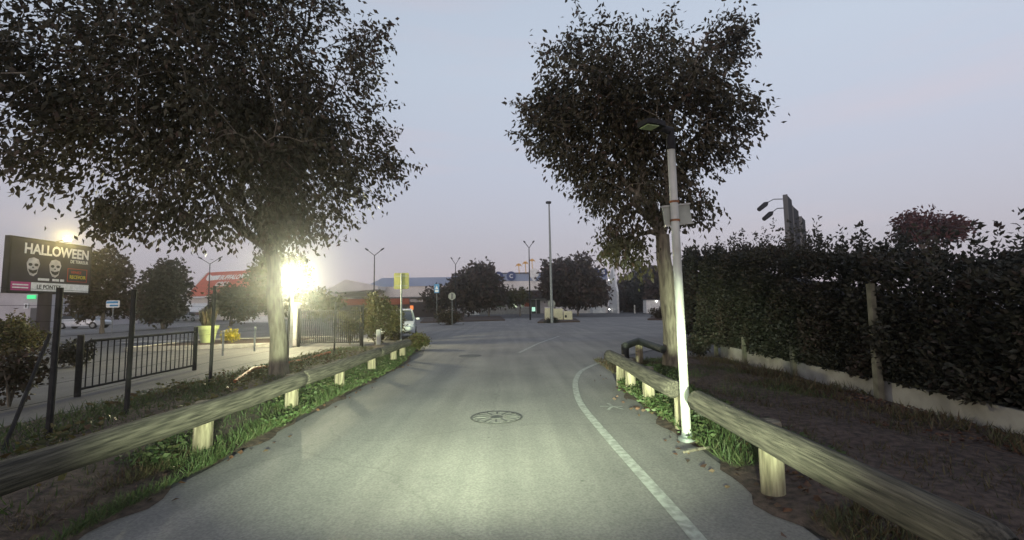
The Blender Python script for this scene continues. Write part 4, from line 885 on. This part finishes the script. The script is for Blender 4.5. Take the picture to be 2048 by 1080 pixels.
MB().add([(gx0, 98, z2 - .8), (gxm, 98, z3 - .9), (gx1, 98, z2 - .2), (gx1, 98, z2 - .9), (gx0, 98, z2 - 1.6), (gx0, 104.9, z2 - .8), (gxm, 104.9, z3 - .9), (gx1, 104.9, z2 - .2), (gx1, 104.9, z2 - .9), (gx0, 104.9, z2 - 1.6)], [(0, 1, 2, 3, 4), (9, 8, 7, 6, 5), (0, 5, 6, 1), (1, 6, 7, 2), (2, 7, 8, 3), (3, 8, 9, 4), (4, 9, 5, 0)]).build('gable', M['cream'], t, world=True, smooth=False)  # cream colour stands in for lamp glare whitening the gable
# low brick fronted building
t = thing('shop_building', 'low dark shop with an orange brick band and one lit window', 'building', (P(780, 620, 78).x, 78, 0)); D = 78
a, b = P(640, 600, D).x, P(868, 600, D).x; zt = P(790, 597, D).z
MB().slab([(a, D, -.1), (b, D, -.1), (b, D + 14, -.1), (a, D + 14, -.1)], (0, 0, zt + .1)).build('wall', M['dark'], t, world=True, smooth=False)
zb_ = P(790, 609, D).z; x2 = P(819, 600, D).x; MB().slab([(a, D - .12, zb_), (x2, D - .12, zb_), (x2, D - .02, zb_), (a, D - .02, zb_)], (0, 0, zt - zb_)).build('brick_band', M['brick'], t, world=True, smooth=False)
MB().slab([(a - .2, D - .3, zt + .02), (b + .2, D - .3, zt + .02), (b + .2, D + 14.2, zt + .02), (a - .2, D + 14.2, zt + .02)], (0, 0, .22)).build('roof_edge', M['dgrey'], t, world=True, smooth=False)
x3 = P(820, 600, D).x; x4 = P(850, 600, D).x; MB().slab([(x3, D - .04, zb_ + .4), (x4, D - .04, zb_ + .4), (x4, D - .01, zb_ + .4), (x3, D - .01, zb_ + .4)], (0, 0, zt - zb_ - .6)).build('window', M['glass'], t, world=True, smooth=False)
c = P(823.5, 615.5, D); MB().box((c.x, D - .05, c.z), (.55, .06, .75)).build('lit_window', M['warmwin'], t, world=True, smooth=False)
MB().box((P(775, 600, D).x, D - .04, 1.05), (1.2, .05, 2.1)).build('door', M['dgrey'], t, world=True, smooth=False)

# the big store
D = 100; t = thing('store', 'large pale store with navy sign discs and a tall end wall', 'store', (P(1080, 620, D).x, D, 0))
X = lambda px: P(px, 600, D).x
Zp = lambda py: P(1070, py, D).z
xa, xb = X(905), X(1216)
MB().slab([(xa, D, -.1), (xb, D, -.1), (xb, D + 35, -.1), (xa, D + 35, -.1)], (0, 0, Zp(582) + .1)).build('wall', M['grille'], t, world=True, smooth=False)
MB().add([(xa, D - 1.2, Zp(581)), (xb, D - 1.2, Zp(581)), (xb, D - .7, Zp(562)), (xa, D - .7, Zp(562)), (xa, D + 3, Zp(581)), (xb, D + 3, Zp(581)), (xb, D + 3, Zp(562)), (xa, D + 3, Zp(562))], [(0, 1, 2, 3), (4, 7, 6, 5), (0, 4, 5, 1), (3, 2, 6, 7), (0, 3, 7, 4), (1, 5, 6, 2)]).build('fascia', M['cream'], t, world=True, smooth=False)
MB().add([(xa, D - .7, Zp(562) + .01), (xb, D - .7, Zp(562) + .01), (xb, D + 1.2, Zp(546)), (xa, D + 1.2, Zp(546)), (xa, D + 35, Zp(562)), (xb, D + 35, Zp(562)), (xb, D + 35, Zp(546)), (xa, D + 35, Zp(546))], [(0, 1, 2, 3), (4, 7, 6, 5), (0, 4, 5, 1), (3, 2, 6, 7), (0, 3, 7, 4), (1, 5, 6, 2)]).build('roof', M['bluegrey'], t, world=True, smooth=False)
MB().slab([(xa - .1, D + 1.0, Zp(546)), (xb + .1, D + 1.0, Zp(546)), (xb + .1, D + 1.5, Zp(546)), (xa - .1, D + 1.5, Zp(546))], (0, 0, .25)).build('parapet', M['dgrey'], t, world=True, smooth=False)
MB().slab([(xa, D - 3, Zp(597)), (xb, D - 3, Zp(597)), (xb, D - .02, Zp(597)), (xa, D - .02, Zp(597))], (0, 0, Zp(583) - Zp(597))).build('canopy', M['dark'], t, world=True, smooth=False)
xs_ = [985, 1004, 1030, 1045]
for k, (p0, p1) in enumerate(((968, 984), (988, 1010), (1023, 1034), (1042, 1048), (1112, 1130), (1135, 1150))):
    MB().slab([(X(p0), D - .06, Zp(614)), (X(p1), D - .06, Zp(614)), (X(p1), D - .01, Zp(614)), (X(p0), D - .01, Zp(614))], (0, 0, Zp(600) - Zp(614))).build('window', M['glass'], t, world=True, smooth=False)
MB().slab([(X(1049), D - .06, Zp(613)), (X(1058), D - .06, Zp(613)), (X(1058), D - .01, Zp(613)), (X(1049), D - .01, Zp(613))], (0, 0, Zp(599.5) - Zp(613))).build('poster', M['brick'], t, world=True, smooth=False)
for k, (p0, p1) in enumerate(((1062, 1071), (1073, 1080))):
    dd = MB().slab([(X(p0), D - .10, 0.02), (X(p1), D - .10, .02), (X(p1), D - .01, .02), (X(p0), D - .01, .02)], (0, 0, Zp(600))).build('door', M['glass'], t, world=True, smooth=False)
    if k == 0:
        c = MB().slab([(X(1063.5), D - .14, .5), (X(1070), D - .14, .5), (X(1070), D - .11, .5), (X(1063.5), D - .11, .5)], (0, 0, .9)).build('lit_pane', M['glow'], dd, smooth=False); c.data.transform(XF[t.name].inverted())
MB().slab([(X(930), D - 5, -.05), (X(1061), D - 5, -.05), (X(1061), D - 4.6, -.05), (X(930), D - 4.6, -.05)], (0, 0, Zp(615.5) + .05)).build('parapet_wall', M['conc'], t, world=True, smooth=False)
MB().slab([(X(1085), D - 5, -.05), (X(1205), D - 5, -.05), (X(1205), D - 4.6, -.05), (X(1085), D - 4.6, -.05)], (0, 0, Zp(614) + .05)).build('parapet_wall', M['cream'], t, world=True, smooth=False)
for px_, w_ in ((934, 24),):
    pass
def disc(px, py, r, ch):
    c = Vector((X(px), D - 1.35, Zp(py))); n_ = 32
    o = MB().slab([(c.x + r * math.cos(2 * math.pi * k / n_), c.y, c.z + r * math.sin(2 * math.pi * k / n_)) for k in range(n_)], (0, .25, 0)).build('sign_disc', M['navy'], t, world=True, smooth=False)
    Bq = basis((c.x, c.y - .02, c.z), (1, 0, 0), (0, 0, 1)); q = lettering(MB(), ch, Bq, -r * .38, -r * .45, r * .75, r * .9, .0, 0, .02).build('letter', M['signwhite'], o, smooth=False); q.data.transform(XF[t.name].inverted())
for px_, ch in ((998, 'D'), (1023, 'C'), (1190, 'E'), (1206, 'S')): disc(px_, 552 if px_ < 1100 else 547, 1.02 if px_ < 1100 else .95, ch)
# plain white rounded ornament and three yellow palms on the roof
c = Vector((X(1068), D - 1.6, Zp(549))); o = MB().slab([(c.x + x_, c.y, c.z + z_) for x_, z_ in ((-.9, .8), (-.4, 1.2), (.3, 1.25), (.9, .9), (1.15, .3), (1.0, -.4), (.5, -.9), (.15, -1.7), (-.1, -1.7), (-.5, -1.0), (-1.0, -.3), (-1.1, .3))], (0, .4, 0)).build('white_ornament', M['white'], t, world=True)
for px_, py_ in ((1038.5, 531), (1052, 527), (1065.5, 522)):
    c = Vector((X(px_), D + .4, Zp(py_))); o = MB().tube([(c.x + .1, c.y, Zp(546)), (c.x, c.y, c.z)], .09, 6).build('palm_ornament', M['yellow'], t, world=True)
    m_ = MB()
    for k in range(7):
        a_ = math.pi * (k + .2) / 6.4 ; e = (math.cos(a_) * .75, math.sin(a_) * .45); m_.tube([c, c + Vector((e[0] * .6, 0, e[1] + .12)), c + Vector((e[0] * 1.05, 0, e[1] - .25))], [.06, .11, .02], 5)
    q = m_.build('fronds', M['yellow'], o); q.data.transform(XF[t.name].inverted())
# end wall
fx0, fx1 = P(1211, 600, 96).x, P(1233, 600, 92).x
fw = MB(); zz = lambda py: P(1225, py, 94).z
pts = [Vector((P(1217, 600, 96).x, 96, -.05)), Vector((P(1234, 600, 88).x, 88, -.05)), Vector((P(1234, 600, 88).x, 88, zz(585))), Vector((P(1226, 600, 92).x, 92, zz(536))), Vector((P(1217, 600, 96).x, 96, zz(562)))]
fw.slab(pts, (.45, .3, 0)); fw.build('end_wall', M['white'], t, world=True, smooth=False)
c = P(1219, 621, 93); MB().ball((c.x - .1, 92.6, .75), .13, 10, 6).build('wall_lamp', M['bulb'], t, world=True)
c = P(1219, 560, 93); MB().ball((c.x - .1, 93.3, c.z), .09, 10, 6).build('wall_lamp', M['bulb'], t, world=True)
# white containers of the car park
for px0, px1, lb_ in ((933, 958, 'white low trolley shelter left of the store entrance'), (1183, 1209, 'white low trolley shelter beside the end wall of the store')):
    a_, b_ = P(px0, 625, 90), P(px1, 625, 90); zt_ = P(px0, 613, 90).z
    q = thing('trolley_shelter', lb_, 'shelter', ((a_.x + b_.x) / 2, 90, 0)); wd = b_.x - a_.x
    MB().box((0, 0, zt_ / 2), (wd, 3, zt_), bev=.06).build('body', M['white'], q); MB().box((0, 0, zt_ + .06), (wd + .2, 3.2, .1)).build('roof', M['cream'], q)
# low white wall near restaurant, white marker post far right
a_, b_ = P(476, 640, 58), P(548, 640, 58)
t = thing('low_wall', 'long low white wall left of the lit lamp trunk', 'wall', (a_.x, 58, 0))
MB().slab([(a_.x, 58, -.1), (b_.x, 58, -.1), (b_.x, 58.25, -.1), (a_.x, 58.25, -.1)], (0, 0, .85)).build('wall', M['white'], t, world=True, smooth=False)
for k in range(5): MB().tube([(a_.x + (b_.x - a_.x) * k / 4, 58.12, .7), (a_.x + (b_.x - a_.x) * k / 4, 58.12, 2.2)], .04, 6).build('post', M['galv'], t, world=True)
c = P(1269, 615, 85); o = MB().box((c.x, 85, .75), (.25, .2, 1.6), bev=.03).build('marker_post', M['wmet']); tag(o, 'far white marker post before the dark trees', 'bollard')
c = P(1303, 605, 84); t = thing('small_kiosk', 'small pale lit kiosk hidden among the far dark trees', 'kiosk', (c.x, 84, 0))
MB().box((0, 0, 1.2), (2.6, 2, 2.4), bev=.04).build('wall', M['white'], t); MB().box((0, 0, 2.5), (3.0, 2.4, .15)).build('roof', M['dgrey'], t); MB().ball((.6, -1.15, 2.2), .12, 8, 6).build('wall_lamp', M['bulb'], t)
# parking islands
for pts_, nm in (([(840, 646), (1010, 641), (1000, 633), (850, 637)], 'parking_island'), ([(1295, 640), (1390, 641), (1390, 630), (1310, 631)], 'parking_island'), ([(1075, 646), (1160, 644), (1150, 638), (1085, 639)], 'parking_island')):
    m_ = MB(); m_.slab([(G(x, y).x, G(x, y).y, -.02) for x, y in pts_], (0, 0, .13)); struct(nm, m_, M['soil'])

# ------------------------------------------------------------------ thin haze, added to spread lamp glow and lift the distance
hz_ = MB().box((0, 60, 14.0), (420, 260, 32)).build('haze', M['white'], smooth=False); hz_['kind'] = 'stuff'
hm_ = bpy.data.materials.new('glow haze'); hm_.use_nodes = True; q_ = hm_.node_tree; q_.nodes.clear()
ho_ = q_.nodes.new('ShaderNodeOutputMaterial'); pv_ = q_.nodes.new('ShaderNodeVolumePrincipled')
pv_.inputs['Color'].default_value = (.92, .92, .95, 1); pv_.inputs['Density'].default_value = .0018; pv_.inputs['Anisotropy'].default_value = .92
q_.links.new(pv_.outputs[0], ho_.inputs['Volume']); hz_.data.materials.clear(); hz_.data.materials.append(hm_)
